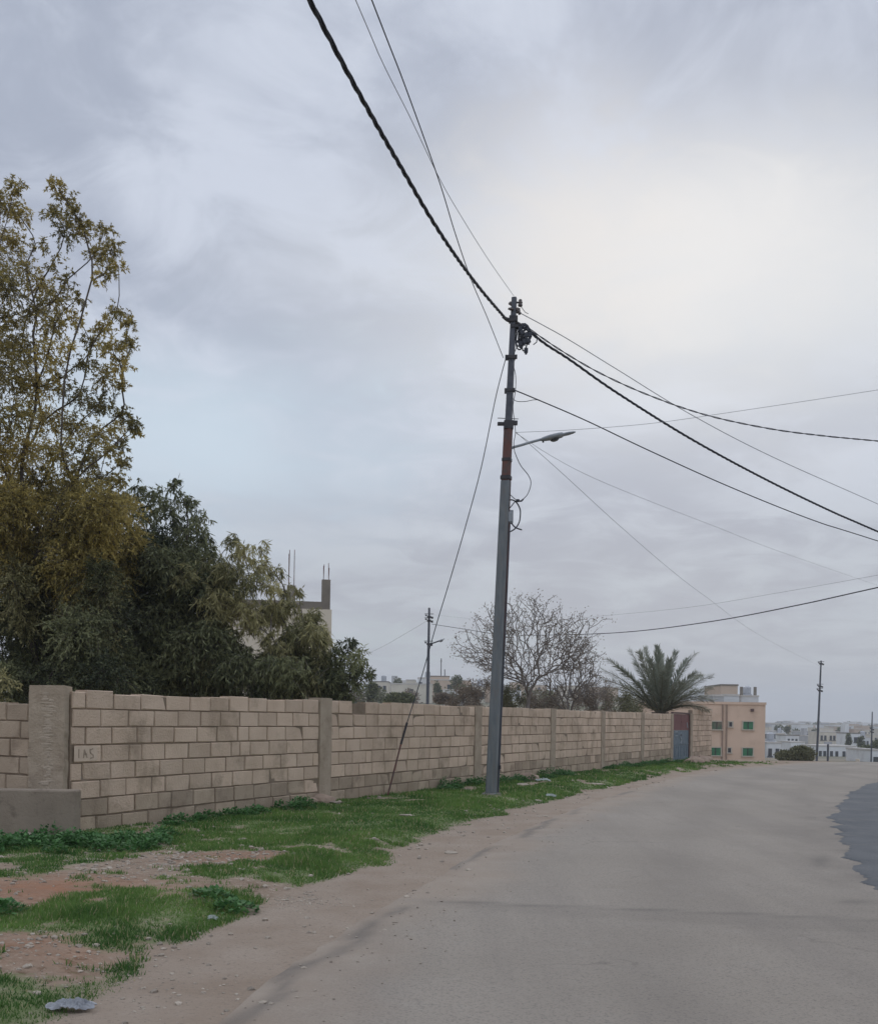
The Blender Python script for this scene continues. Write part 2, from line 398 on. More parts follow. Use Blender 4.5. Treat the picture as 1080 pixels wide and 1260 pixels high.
def ground_material():
    m = bpy.data.materials.new('ground_soil'); m.use_nodes = True; t = m.node_tree; t.nodes.clear(); n = t.nodes.new; l = t.links.new
    out = n('ShaderNodeOutputMaterial'); b = n('ShaderNodeBsdfPrincipled'); l(b.outputs[0], out.inputs[0]); b.inputs['Roughness'].default_value = .95; b.inputs['Specular IOR Level'].default_value = .15
    co = n('ShaderNodeTexCoord')
    def noi(sc, de=5, ro=.6):
        x = n('ShaderNodeTexNoise'); l(co.outputs['Object'], x.inputs['Vector']); x.inputs['Scale'].default_value = sc; x.inputs['Detail'].default_value = de; x.inputs['Roughness'].default_value = ro; return x.outputs['Fac']
    def mix(f, a, b_):
        x = n('ShaderNodeMix'); x.data_type = 'RGBA'
        for s, v in ((x.inputs[0], f), (x.inputs[6], a), (x.inputs[7], b_)):
            if isinstance(v, (int, float)): s.default_value = v
            elif isinstance(v, tuple): s.default_value = v+(1,) if len(v) == 3 else v
            else: l(v, s)
        return x.outputs[2]
    def rg(v, a, b_, c=0., d=1.):
        x = n('ShaderNodeMapRange'); l(v, x.inputs['Value'])
        for k_, y in zip(('From Min', 'From Max', 'To Min', 'To Max'), (a, b_, c, d)): x.inputs[k_].default_value = y
        return x.outputs[0]
    def att(a): x = n('ShaderNodeAttribute'); x.attribute_name = a; return x.outputs['Fac']
    def ma(op, a, b_):
        x = n('ShaderNodeMath'); x.operation = op
        for i, v in enumerate((a, b_)):
            if isinstance(v, (int, float)): x.inputs[i].default_value = v
            else: l(v, x.inputs[i])
        return x.outputs[0]
    soil = mix(rg(noi(2.5), .35, .65), (.24, .175, .125), (.34, .27, .205))
    soil = mix(rg(noi(28, 3), .55, .66), soil, (.42, .36, .29))
    soil = mix(rg(noi(14, 3), .56, .68), soil, (.15, .105, .07))
    redc = mix(rg(noi(6), .35, .65), (.33, .15, .08), (.27, .155, .10))
    soil = mix(ma('MULTIPLY', att('red'), .8), soil, redc)
    gr = mix(rg(noi(5), .35, .65), (.10, .165, .05), (.165, .21, .085))
    gf = rg(ma('ADD', att('grass'), ma('MULTIPLY', ma('SUBTRACT', noi(18, 4), .5), 1.0)), .30, .75, 0, .85)
    col = mix(gf, soil, gr)
    sc = mix(rg(noi(1.3), .35, .65), (.295, .228, .172), (.355, .288, .228))
    sc = mix(rg(noi(35, 3), .57, .7), sc, (.22, .18, .145))
    col = mix(att('sand'), col, sc)
    farc = mix(rg(noi(.03), .4, .6), (.30, .25, .19), (.11, .12, .07))
    farc = mix(rg(noi(.006, 6, .7), .5, .6), farc, (.17, .16, .13))
    col = mix(att('far'), col, farc)
    l(col, b.inputs['Base Color'])
    bp = n('ShaderNodeBump'); bp.inputs['Strength'].default_value = .8; bp.inputs['Distance'].default_value = .03; l(noi(22, 6, .7), bp.inputs['Height']); l(bp.outputs[0], b.inputs['Normal'])
    return m
g = np_mesh('ground', V, Fc, ground_material(), attrs={'grass': ('POINT', gm), 'sand': ('POINT', sand), 'far': ('POINT', farm), 'red': ('POINT', np.clip(red, 0, 1))}, smooth=True)
tag(g, kind='structure')

# ------------------------------------------------------------------ road
def road_material():
    m = bpy.data.materials.new('old_asphalt'); m.use_nodes = True; t = m.node_tree; t.nodes.clear(); n = t.nodes.new; l = t.links.new
    out = n('ShaderNodeOutputMaterial'); b = n('ShaderNodeBsdfPrincipled'); l(b.outputs[0], out.inputs[0]); b.inputs['Roughness'].default_value = .9; b.inputs['Specular IOR Level'].default_value = .25
    co = n('ShaderNodeTexCoord')
    def noi(sc, de=5, ro=.6, st=None):
        x = n('ShaderNodeTexNoise'); src = co.outputs['Object']
        if st:
            mp = n('ShaderNodeMapping'); mp.inputs['Scale'].default_value = st[0]; mp.inputs['Rotation'].default_value = (0, 0, st[1]); l(src, mp.inputs[0]); src = mp.outputs[0]
        l(src, x.inputs['Vector']); x.inputs['Scale'].default_value = sc; x.inputs['Detail'].default_value = de; x.inputs['Roughness'].default_value = ro; return x.outputs['Fac']
    def mix(f, a, b_):
        x = n('ShaderNodeMix'); x.data_type = 'RGBA'
        for s, v in ((x.inputs[0], f), (x.inputs[6], a), (x.inputs[7], b_)):
            if isinstance(v, (int, float)): s.default_value = v
            elif isinstance(v, tuple): s.default_value = v+(1,)
            else: l(v, s)
        return x.outputs[2]
    def rg(v, a, b_, c=0., d=1.):
        x = n('ShaderNodeMapRange'); l(v, x.inputs['Value'])
        for k_, y in zip(('From Min', 'From Max', 'To Min', 'To Max'), (a, b_, c, d)): x.inputs[k_].default_value = y
        return x.outputs[0]
    def att(a): x = n('ShaderNodeAttribute'); x.attribute_name = a; return x.outputs['Fac']
    col = mix(rg(noi(.35, 4), .35, .65), (.285, .247, .203), (.33, .288, .24))
    col = mix(rg(noi(1.0, 5, .65, ((1.0, .10, 1), .42)), .45, .62, 0, .5), col, (.235, .205, .175))
    col = mix(rg(noi(3.0, 6, .7), .56, .70, 0, .5), col, (.33, .295, .25))
    col = mix(rg(noi(60, 3, .7), .50, .70, 0, .7), col, (.14, .125, .11))
    col = mix(rg(noi(110, 2, .7), .60, .75, 0, .5), col, (.36, .34, .31))
    vo = n('ShaderNodeTexVoronoi'); vo.feature = 'DISTANCE_TO_EDGE'; vo.inputs['Scale'].default_value = .8
    wn = n('ShaderNodeTexNoise'); wn.inputs['Scale'].default_value = 2.2; wn.inputs['Detail'].default_value = 5; l(co.outputs['Object'], wn.inputs['Vector'])
    va = n('ShaderNodeVectorMath'); va.operation = 'MULTIPLY_ADD'; l(wn.outputs['Color'], va.inputs[0]); va.inputs[1].default_value = (.7, .7, 0); l(co.outputs['Object'], va.inputs[2]); l(va.outputs[0], vo.inputs['Vector'])
    ck = n('ShaderNodeMath'); ck.operation = 'MULTIPLY'; l(rg(vo.outputs['Distance'], 0, .012, .55, 0), ck.inputs[0]); l(rg(noi(.45, 3), .52, .62), ck.inputs[1])
    col = mix(ck.outputs[0], col, (.12, .105, .09))
    dusty = mix(rg(noi(1.5), .35, .65), (.295, .23, .175), (.35, .288, .228))
    col = mix(att('dust'), col, dusty)
    col = mix(att('dark'), col, (.135, .12, .105))
    l(col, b.inputs['Base Color'])
    bp = n('ShaderNodeBump'); bp.inputs['Strength'].default_value = .8; bp.inputs['Distance'].default_value = .01; l(noi(70, 5, .7), bp.inputs['Height']); l(bp.outputs[0], b.inputs['Normal'])
    return m
ry = axis_coords(-30, 50, .10, .012); ry = ry[ry > -20]
uu = np.concatenate([np.linspace(0, 1.2, 22)[:-1], np.linspace(1.2, 10, 110)[:-1], np.linspace(10, 70, 40)])
RY, RU = np.meshgrid(ry, uu, indexing='ij')
wob = .05*(fbm(RY*0+3, RY, 1.1, 41)-.5)+.05*(vnoise(RY*0+9, RY, .14, 44)-.5)
RX = asphX(RY)+wob+RU
RZ = terrain(RX, RY)+.02*sstep(.6, 1.4, RX-asphX(RY))*(1-sstep(46, 50, RY))+.006
V = np.stack([RX.ravel(), RY.ravel(), RZ.ravel()], 1); a_, b_ = RX.shape
idx = np.arange(a_*b_).reshape(a_, b_)
Fc = np.stack([idx[:-1, :-1].ravel(), idx[:-1, 1:].ravel(), idx[1:, 1:].ravel(), idx[1:, :-1].ravel()], 1)
dust = np.clip(1-sstep(.0, .9, RU+.7*(fbm(RX, RY, .8, 51)-.5)), 0, 1).ravel()*.8
# worn crack along the broken edge and the filled trench across the road
pxr, pyr = to_px(RX, RY, 0)
edge_c = np.exp(-((RU-.10-.25*(fbm(RX, RY, .5, 53)-.5))/.06)**2)*sstep(.38, .6, fbm(RX, RY, .9, 54))*(RY < 22)
tr_c = 1108+(pxr-500)*.040+2*(vnoise(RX, RY, .4, 57)-.5); trw = np.interp(pxr, [420, 520, 700, 1080], [2, 6, 14, 20])
tren = np.clip(1-sstep(.6, 1.0, np.abs(pyr-tr_c-trw*.5)/np.maximum(trw*.55, 1)), 0, 1)*sstep(430, 560, pxr)*.17
line = np.exp(-((pyr-tr_c-trw*.1)/1.4)**2)*sstep(430, 560, pxr)*(.15+.55*vnoise(RX, RY, .5, 60))
wheel = .16*np.exp(-((RU-2.1)/.35)**2)+.16*np.exp(-((RU-3.7)/.35)**2)+.12*np.exp(-((RU-5.6)/.5)**2)
blot = .5*np.exp(-(((pxr-1008)/12)**2+((pyr-1062)/6)**2))+.5*np.exp(-(((pxr-1050)/22)**2+((pyr-1111)/3)**2))+.4*np.exp(-(((pxr-997)/3)**2+((pyr-992)/2)**2))+.4*np.exp(-(((pxr-998)/3)**2+((pyr-1007)/2)**2))
_pe = sorted((G(*p).y, G(*p).x) for p in [(1120, 951), (1092, 959), (1068, 966), (1052, 973), (1044, 979), (1040, 986), (1030, 994), (1028, 1003), (1029, 1014), (1030, 1024), (1036, 1034), (1043, 1046), (1050, 1062), (1060, 1078), (1072, 1090), (1092, 1104), (1120, 1121), (1200, 1170)])
_xe = np.interp(RY, [a for a, b in _pe], [b for a, b in _pe]); fringe = np.exp(-np.abs(np.minimum(RX-_xe, 0))/.28)*(RX < _xe+.3)*np.clip(1.8*fbm(RX, RY, .3, 68)-.5, 0, 1)*(RY > 7)*(RY < 34)*.6
dark = np.clip(fringe+edge_c*.7+tren+line*.8+blot+wheel*(.4+fbm(RX, RY, 2.5, 63)), 0, 1).ravel()
o = np_mesh('road', V, Fc, road_material(), attrs={'dust': ('POINT', dust), 'dark': ('POINT', dark)}, smooth=True)
tag(o, kind='structure')
# fresh dark asphalt patch on the right, ragged edge
PE = [(1180, 940.5), (1120, 951), (1092, 959), (1068, 966), (1052, 973), (1044, 979), (1040, 986), (1027, 993), (1035, 998), (1022, 1006), (1031, 1012), (1026, 1022), (1036, 1030), (1034, 1037), (1043, 1046), (1046, 1056), (1052, 1064), (1060, 1078), (1072, 1090), (1092, 1104), (1120, 1121), (1200, 1170)]
ed = [G(*p) for p in PE]
pts = []
for i in range(len(ed)-1):
    k = 22
    for j in range(k):
        p = ed[i].lerp(ed[i+1], j/k); pts.append(Vector((p.x+.35*(float(fbm(p.x*0+2, p.y, .35, 66))-.5)+random.uniform(-.02, .02), p.y+random.uniform(-.01, .01), 0)))
pts.append(ed[-1])
mb = MB()
ins = [p+Vector((.04, 0, 0)) for p in pts]; fx = [Vector((p.x+12+max(0, 30-p.y)*.4, p.y*1.0, 0)) for p in pts]
for A_, B_ in ((pts, ins), (ins, fx)):
    for i in range(len(A_)-1):
        z0 = lambda p, e: (p.x, p.y, float(terrain(p.x, p.y))+.02+e)
        e1 = .007 if A_ is pts else .014
        mb.add([z0(A_[i], e1), z0(B_[i], .014), z0(B_[i+1], .014), z0(A_[i+1], e1)], [(0, 1, 2, 3)])
MT['newasphalt'] = material('newasphalt', (.088, .094, .10), (.12, .125, .13), 1.2, .85, .7, 60, spec=.35, stain=(.16, .155, .148), sscale=1.6)
tag(mb.build('road_patch', MT['newasphalt']), kind='structure')

# ------------------------------------------------------------------ block walls
CH = .2075
def block_panel(mb_hi, mb_lo, mb_mo, P, d, nrm_, L0, L1, base, courses=8, BL=.445, thick=.19, missing=(), seed=0, jag=.02, lowrows=2):
    r = random.Random(seed)
    fr = thick/2
    for c in range(courses):
        z0 = c*CH; off = (BL/2 if c % 2 else 0)+r.uniform(-.05, .05)
        x = L0-off
        while x < L1:
            w = BL*r.uniform(.94, 1.06) if r.random() > .07 else BL*r.uniform(.45, .6)
            a = max(x, L0); b = min(x+w, L1); x += w
            if b-a < .05: continue
            mid = (a+b)/2
            if any(m[0] == c and abs(mid-m[1]) < .22 for m in missing): continue
            bz = base(mid)
            g_ = .011; hh = CH-.015+r.uniform(-.005, .004)
            if c == courses-1: hh += r.uniform(-jag, jag)
            pr = r.uniform(-.004, .005)
            ctr = P+d*mid+Vector((0, 0, bz+z0+hh/2+.004))
            ww = (b-a)-g_*2+r.uniform(-.004, .003)
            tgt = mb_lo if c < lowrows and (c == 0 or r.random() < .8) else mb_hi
            tgt.tone = r.random()
            # chamfered face block: front face inset, tiny corner jitter
            n_ = nrm_
            def ring(wf, hf, dep, jit=0):
                return [ctr+d*(sx*wf/2+r.uniform(-jit, jit))+UP*(sz*hf/2+r.uniform(-jit, jit))+n_*dep for sx, sz in ((-1, -1), (1, -1), (1, 1), (-1, 1))]
            R0 = ring(ww, hh, -fr+.01); R1 = ring(ww, hh, fr-.012+pr); R2 = ring(ww-.016, hh-.014, fr+pr, .006)
            if r.random() < .16:
                q_ = r.randrange(4); cc_ = ctr+n_*(fr-.012); kk = r.uniform(.10, .24)
                R2[q_] = R2[q_].lerp(cc_, kk)-n_*.012; R1[q_] = R1[q_].lerp(cc_, kk*.45)-n_*.01
            tgt.add(R0+R1+R2, [(0, 3, 2, 1), (0, 1, 5, 4), (1, 2, 6, 5), (2, 3, 7, 6), (3, 0, 4, 7), (4, 5, 9, 8), (5, 6, 10, 9), (6, 7, 11, 10), (7, 4, 8, 11), (8, 9, 10, 11)])
    # mortar core, following the slope of the base, a little lower than the ragged top
    n = max(1, int((L1-L0)/1.5))
    for i in range(n):
        a = L0+(L1-L0)*i/n; b = L0+(L1-L0)*(i+1)/n
        za, zb = base(a)-.25, base(b)-.25; ta, tb = base(a)+courses*CH-.022-jag, base(b)+courses*CH-.022-jag
        if missing: ta -= CH*0; tb -= 0
        q = []
        for (l_, zl, zt_) in ((a, za, ta), (b, zb, tb)):
            for s_ in (-1, 1):
                q += [P+d*l_+nrm_*(s_*(fr-.014 if s_ > 0 else fr-.02))+UP*zl, P+d*l_+nrm_*(s_*(fr-.014 if s_ > 0 else fr-.02))+UP*zt_]
        mb_mo.add(q, [(0, 1, 3, 2), (4, 6, 7, 5), (2, 3, 7, 6), (0, 4, 5, 1), (1, 5, 7, 3), (0, 2, 6, 4)])

def rough_column(mb, P, d, nrm_, Lc, w, depth, z0, z1, r, jit=.006, seg=14):
    ax = []
    n = seg; rings = []
    for i in range(n+1):
        z = z0+(z1-z0)*i/n
        cs = []
        for sx, sy in ((-1, -1), (0, -1.0), (1, -1), (1, 1), (0, 1), (-1, 1)):
            cs.append(P+d*(Lc+sx*w/2+r.uniform(-jit, jit))+nrm_*(sy*depth/2+r.uniform(-jit, jit)*.5)+UP*(z+(r.uniform(-jit, jit) if 0 < i else 0)))
        rings.append(cs)
    vs = [v for c in rings for v in c]; fs = []
    for i in range(n):
        for k in range(6):
            fs.append((i*6+k, i*6+(k+1) % 6, (i+1)*6+(k+1) % 6, (i+1)*6+k))
    fs.append(tuple(n*6+k for k in range(6))); fs.append(tuple(range(6))[::-1])
    mb.add(vs, fs)

wall = empty('block_wall', (PW0.x, PW0.y, 0), 'long tan concrete block wall with plastered piers running beside the grass verge', 'wall')
piers = [388+6, 583, 676, 738, 787, 823.5]
Ls = [0.0]+[wall_L(p) for p in piers]
PWV = 0.17
start = 0.0
rr = random.Random(5)
for i in range(6):
    L0 = start+.0; L1 = Ls[i+1]-PWV
    hi, lo, mo = MB(), MB(), MB()
    miss = ()
    if i == 1: miss = ((7, L0+.85), )
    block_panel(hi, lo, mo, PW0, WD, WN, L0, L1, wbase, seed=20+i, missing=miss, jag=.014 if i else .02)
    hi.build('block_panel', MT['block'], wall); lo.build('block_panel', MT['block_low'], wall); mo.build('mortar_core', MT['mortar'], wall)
    pm = MB(); pm.tone = .5
    zc = wbase(Ls[i+1])
    rough_column(pm, PW0, WD, WN, Ls[i+1], PWV*2, .225, -.2, zc+8*CH+(.035 if i == 0 else .01), rr)
    pm.build('pier', MT['render'], wall)
    start = Ls[i+1]+PWV
# end pier (thick rough column at the near corner)
cp = empty('concrete_pier', (PW0.x-.1, PW0.y-.1, 0), 'thick rough concrete pier at the near left corner of the block wall', 'pier')
pm = MB(); rough_column(pm, PW0+Vector((-.145, -.06, 0)), Vector((1, 0, 0)), Vector((0, -1, 0)), 0, .40, .24, -.1, 1.735, rr, .008, 22)
pm.build('shaft', MT['render'], cp)
pm = MB()
def blob(c, sx, sy, sz, r_):
    vs = []; n_ = 9
    for ring_, (q, dd) in enumerate(((1, 0), (.8, .6), (.4, .95))):
        for k_ in range(n_):
            a_ = 2*math.pi*k_/n_; j = r_.uniform(.75, 1.2); vs.append(c+Vector((math.cos(a_)*sx*q*j, -sy*dd, math.sin(a_)*sz*q*j)))
    fs = [(i*n_+k_, i*n_+(k_+1) % n_, (i+1)*n_+(k_+1) % n_, (i+1)*n_+k_) for i in range(2) for k_ in range(n_)]+[tuple(2*n_+k_ for k_ in range(n_))]
    return vs, fs
for k in range(46):
    z = .62+k*.023+rr.uniform(-.01, .01); pm.tone = rr.random()
    pm.add(*blob(PW0+Vector((-.125+rr.uniform(-.045, .045), -.178, z)), rr.uniform(.02, .085), rr.uniform(.004, .010), rr.uniform(.008, .03), rr))
pm.build('mortar_smear', MT['render_pale'], cp)

# painted marks on the block beside the pier
mk = MB(); mz = wbase(.2)+4*CH
mk.box(PW0+WD*.225+WN*.1015+UP*(mz+.105), (.36, .004, .175), (WD, WN, UP))
MT['pale_paint'] = material('pale_paint', (.52, .41, .31), (.60, .48, .37), 12, .9, .2)
MT['mark'] = material('mark', (.27, .21, .16), (.42, .33, .25), 12, .9, 0)
mk.build('painted_patch', MT['pale_paint'], wall)
mk = MB()
def stroke(mb, P, d, n_, pts, r=.007):
    for i in range(len(pts)-1):
        a = P+d*pts[i][0]+UP*pts[i][1]+n_*.1055; b = P+d*pts[i+1][0]+UP*pts[i+1][1]+n_*.1055
        v = b-a; L_ = v.length; v.normalize(); mb.box((a+b)/2, (L_+r, .003, r*2), (v, n_, v.cross(n_)))
q0 = PW0+UP*mz
stroke(mk, q0, WD, WN, [(.115, .155), (.115, .06)])
stroke(mk, q0, WD, WN, [(.19, .06), (.20, .15), (.245, .06)]); stroke(mk, q0, WD, WN, [(.2, .1), (.235, .1)])
stroke(mk, q0, WD, WN, [(.335, .16), (.29, .15), (.295, .115), (.34, .085), (.345, .06), (.30, .05)])
mk.build('painted_letters', MT['mark'], wall)

# wall beyond the gate
gL0, gL1 = wall_L(825.5), wall_L(846.5)
w2 = empty('block_wall', PW0+WD*(gL1+.3), 'short tan block wall between the blue and red gate and the plastered building', 'wall')
hi, lo, mo = MB(), MB(), MB(); wl2 = wall_L(873)
block_panel(hi, lo, mo, PW0, WD, WN, gL1+.32, wl2, wbase, courses=9, seed=77)
hi.build('block_panel', MT['block'], w2); lo.build('block_panel', MT['block_low'], w2); mo.build('mortar_core', MT['mortar'], w2)
pm = MB(); rough_column(pm, PW0, WD, WN, gL1+.16, .30, .24, -.2, wbase(gL1)+8*CH+.03, rr); pm.build('pier', MT['render'], w2)
# left wall
LD = Vector((-.86, .5, 0)).normalized(); LN = Vector((-LD.y, LD.x, 0))*1.0
if LN.y > 0: LN = -LN
PL = PW0+Vector((-.36, .18, 0))
w3 = empty('block_wall', PL, 'low dark block wall left of the rough pier with small blocks', 'wall')
hi, lo, mo = MB(), MB(), MB()
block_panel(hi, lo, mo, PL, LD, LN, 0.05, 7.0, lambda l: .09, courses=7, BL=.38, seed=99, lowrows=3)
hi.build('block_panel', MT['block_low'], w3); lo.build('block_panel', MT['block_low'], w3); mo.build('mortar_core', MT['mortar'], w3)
# low slab
sl = MB(); e0 = W(93, 975, 11.35)
for (xa, xb) in ((e0.x-6, e0.x-3.2), (e0.x-3.2+.001, e0.x)):
    sl.box(((xa+xb)/2, 11.45, .24), (xb-xa, .18, .72))
o = sl.build('concrete_slab', MT['slab'], bevel=.02); tag(o, 'low grey concrete slab wall standing in front of the pier at the left edge', 'slab')

# ------------------------------------------------------------------ gate
gm_ = PW0+WD*((gL0+gL1)/2)
gate = empty('metal_gate', (gm_.x, gm_.y, .1), 'metal gate, dark red above and faded blue below, in the block wall', 'gate')
gw = gL1-gL0; zb, zt = .10, 1.84; zm = 1.18
def gbox(l0, l1, z0, z1, dep, th): return (PW0+WD*((l0+l1)/2)+WN*dep+UP*((z0+z1)/2), (l1-l0, th, z1-z0), (WD, WN, UP))
mb = MB(); mb.box(*gbox(gL0, gL0+.06, zb-.05, zt, .03, .08)); mb.box(*gbox(gL1-.06, gL1, zb-.05, zt, .03, .08)); mb.box(*gbox(gL0+.06, gL1-.06, zt-.06, zt, .03, .08)); mb.build('gate_frame', MT['gate_frame'], gate)
mid = (gL0+gL1)/2
for (a, b) in ((gL0+.07, mid-.01), (mid+.01, gL1-.07)):
    lf = MB(); lf.box(*gbox(a, b, zm, zt-.07, .02, .03))
    lf.box(*gbox(a+.02, b-.02, zm+.3, zm+.33, .04, .02))
    leaf = lf.build('gate_panel', MT['gate_red'], gate); leaf['label'] = 'dark red upper gate panel'
    lf = MB(); lf.box(*gbox(a, b, zb, zm-.005, .02, .03)); 
    for k in range(4): lf.box(*gbox(a+.05+k*(b-a-.1)/4, a+.09+k*(b-a-.1)/4, zb+.1, zb+.5, .04, .015))
    lf.box(*gbox(a, b, zb+.55, zb+.58, .04, .015))
    leaf = lf.build('gate_panel', MT['gate_blue'], gate); leaf['label'] = 'faded blue lower gate panel'
mb = MB(); mb.box(*gbox(mid-.08, mid+.08, .98, 1.02, .055, .03)); mb.build('handle', MT['band'], gate)
def gs(pts, r=.022):
    mk = MB()
    for i in range(len(pts)-1):
        a = PW0+WD*(gL0+pts[i][0]*gw)+UP*pts[i][1]+WN*.046; b = PW0+WD*(gL0+pts[i+1][0]*gw)+UP*pts[i+1][1]+WN*.046
        v = b-a; L_ = v.length; v.normalize(); mk.box((a+b)/2, (L_+r, .01, r*2), (v, WN, v.cross(WN)))
    mk.build('paint_mark', MT['paint'], gate)
gs([(.15, 1.12), (.3, 1.12), (.3, .98), (.15, .98)]); gs([(.5, 1.1), (.45, .95), (.55, .82), (.48, .7)], .035); gs([(.75, 1.1), (.75, .95)])
gs([(.25, .5), (.25, .2)]); gs([(.55, .5), (.55, .2)]); gs([(.85, 1.45), (.9, 1.28)], .04)

# ------------------------------------------------------------------ plastered building with green windows
BY = 100.0
def facade_building():
    c0 = W(866, 940, BY); c1 = W(940.5, 940, BY); ztop = W(930, 867.5, BY).z; zb_ = -4.0
    root = empty('apartment_building', ((c0.x+c1.x)/2, BY, zb_), 'two storey pink plastered building with green windows past the gate', 'building')
    x0, x1 = c0.x-4, c1.x
    mb = MB(); mb.box(((x0+x1)/2, BY+6, (ztop+zb_)/2), (x1-x0, 12, ztop-zb_)); mb.build('wall', MT['facade'], root)
    mb = MB()
    mb.box(((x0+x1)/2, BY+.05, ztop+.12), (x1-x0+.1, .3, .24)); mb.box((x1-.1, BY+6.2, ztop+.12), (.3, 11.8, .24)); mb.box((x0+.1, BY+6.2, ztop+.12), (.3, 11.8, .24)); mb.box(((x0+x1)/2, BY+12, ztop+.12), (x1-x0, .3, .24))
    mb.build('parapet', MT['facade'], root)
    def win(px, py, w, h, glass):
        c = W(px, py, BY)
        f_ = MB()
        f_.box((c.x, BY-.04, c.z+h/2+.05), (w+.2, .12, .10)); f_.box((c.x, BY-.07, c.z-h/2-.05), (w+.26, .2, .10))
        f_.box((c.x-w/2-.05, BY-.04, c.z), (.10, .12, h)); f_.box((c.x+w/2+.05, BY-.04, c.z), (.10, .12, h))
        wo_ = f_.build('window', MT['frame_pale'], root)
        p = MB(); p.box((c.x, BY-.01, c.z), (w, .04, h)); p.build('pane', glass, wo_)
        b_ = MB(); b_.box((c.x, BY-.045, c.z), (.07, .05, h)); b_.build('mullion', MT['band'], wo_)
    win(881.5, 893, .95, .72, MT['green_brown']); win(920, 893, .95, .72, MT['green_glass'])
    win(880, 925, .95, .72, MT['green_glass']); win(919.5, 925.5, .95, .72, MT['green_glass'])
    win(898.5, 891.5, .3, .42, MT['dark_glass']); win(897, 923.5, .3, .42, MT['dark_glass'])
    for (px, py) in ((872.5, 883), (872, 916), (925, 874)):
        c = W(px, py, BY); v = MB(); v.box((c.x, BY-.1, c.z), (.28, .2, .26)); v.box((c.x, BY-.22, c.z-.05), (.18, .08, .1)); v.build('vent', MT['gate_frame'], root)
    for px in (888.5, 893.5):
        c = W(px, 900, BY); v = MB(); v.tube([(c.x, BY-.08, zb_+.2), (c.x, BY-.08, ztop)], .07, 6); v.build('drain_pipe', MT['pipe'], root)
    return root
facade_building()

# ------------------------------------------------------------------ distant houses
def house(px0, px1, pyt, Y, label, col, depth=9, floors=2, nwin=3, extras=(), name='house', zb=None, group=None):
    c0, c1 = W(px0, pyt, Y), W(px1, pyt, Y); ztop = (c0.z+c1.z)/2; cx = (c0.x+c1.x)/2; w = c1.x-c0.x
    if zb is None: zb = float(terrain(cx, Y))-.6
    if ztop-zb < 2.6: zb = ztop-2.6
    root = empty(name, (cx, Y, zb), label, 'house', group)
    mb = MB(); mb.box((cx, Y+depth/2, (ztop+zb)/2), (w, depth, ztop-zb)); mb.build('wall', col, root)
    mb = MB(); mb.box((cx, Y+depth/2, ztop+.12), (w+.16, depth+.16, .24))
    mb.build('roof', MT['rawconcrete'] if 'slab' in extras else MT['far_trim'], root)
    fl = 3.0
    for f_ in range(floors):
        zc = ztop-1.5-f_*fl
        if zc < zb+.6: break
        for k in range(nwin):
            xx = c0.x+w*(k+.5)/nwin+random.uniform(-.25, .25)
            v = MB(); ww = min(1.0, w/nwin*.5); v.box((xx, Y-.03, zc), (ww, .12, 1.25)); v.box((xx, Y-.08, zc-.72), (ww+.3, .22, .14)); v.build('window', MT['dark_glass'], root)
    if 'tank' in extras:
        v = MB(); v.lathe((cx+w*.2, Y+depth*.4, ztop+.5), [(.6, 0), (.65, .1), (.65, 1.1), (.3, 1.3)], 10); v.box((cx+w*.2, Y+depth*.4, ztop+.37), (1.3, 1.3, .26)); v.build('water_tank', MT['metal_tank'], root)
    if 'mast' in extras:
        v = MB(); v.tube([(cx+w*.05, Y+2, ztop), (cx+w*.05, Y+2, ztop+4.2)], .10, 5); v.box((cx+w*.05, Y+2, ztop+3.6), (.5, .1, .1)); v.build('mast', MT['band'], root)
    if 'mast2' in extras:
        v = MB(); v.tube([(cx+w*.25, Y+3, ztop), (cx+w*.25, Y+3, ztop+1.8)], .10, 5); v.build('mast', MT['band'], root)
    if 'stair' in extras:
        v = MB(); v.box((cx-w*.2, Y+depth*.6, ztop+1.3), (min(3.2, w*.4), 3, 2.2)); v.build('stair_head', col, root)
    if 'cols' in extras:
        for sx in (-.4, .4):
            v = MB(); v.box((cx+w*sx, Y+1, ztop+.9), (.4, .4, 1.4)); v.build('column', MT['rawconcrete'], root)
    return root
MT['far_trim'] = material('far_trim', (.5, .47, .43), (.56, .53, .49), 1, .9, 0)
MT['hwhite'] = material('hwhite', (.66, .67, .67), (.74, .745, .74), .4, .9, 0, stain=(.56, .55, .54), sscale=.3)
MT['hcream'] = material('hcream', (.58, .53, .44), (.66, .61, .51), .4, .9, 0, stain=(.48, .44, .38), sscale=.3)
MT['hgrey'] = material('hgrey', (.38, .38, .38), (.44, .44, .44), .4, .9, 0)
MT['hblue'] = material('hblue', (.56, .57, .57), (.64, .645, .64), .4, .9, 0)
MT['htan'] = material('htan', (.50, .39, .30), (.56, .44, .34), .4, .9, 0)

# on the hill to the left
house(455, 478, 839.5, 255, 'pale flat roofed house beside the last branches of the left tree', MT['hcream'], 10, 2, 3, ('slab', 'tank'))
house(479, 497, 842.5, 275, 'small grey house behind the long dark hedge on the hill', MT['hgrey'], 8, 2, 2, ('stair',))
house(499.5, 511, 837.5, 250, 'narrow cream house just left of the distant street light pole', MT['hcream'], 8, 2, 1)
house(514, 531, 835, 242, 'white house directly behind the distant street light pole', MT['hwhite'], 9, 2, 2, ('tank',))
house(529.5, 553, 833, 232, 'tan flat roofed house with a tall mast on its roof', MT['htan'], 9, 1, 3, ('mast', 'mast2', 'slab'))
house(545, 572, 850, 190, 'low white house below the round dark tree on the hill', MT['hwhite'], 8, 1, 4, ())
house(578, 597, 846, 215, 'cream house seen through bare twigs left of the tall pole', MT['hcream'], 9, 2, 2, ('tank',))
house(622, 641, 850, 240, 'pale house behind the leafless tree right of the tall pole', MT['hwhite'], 9, 2, 2)
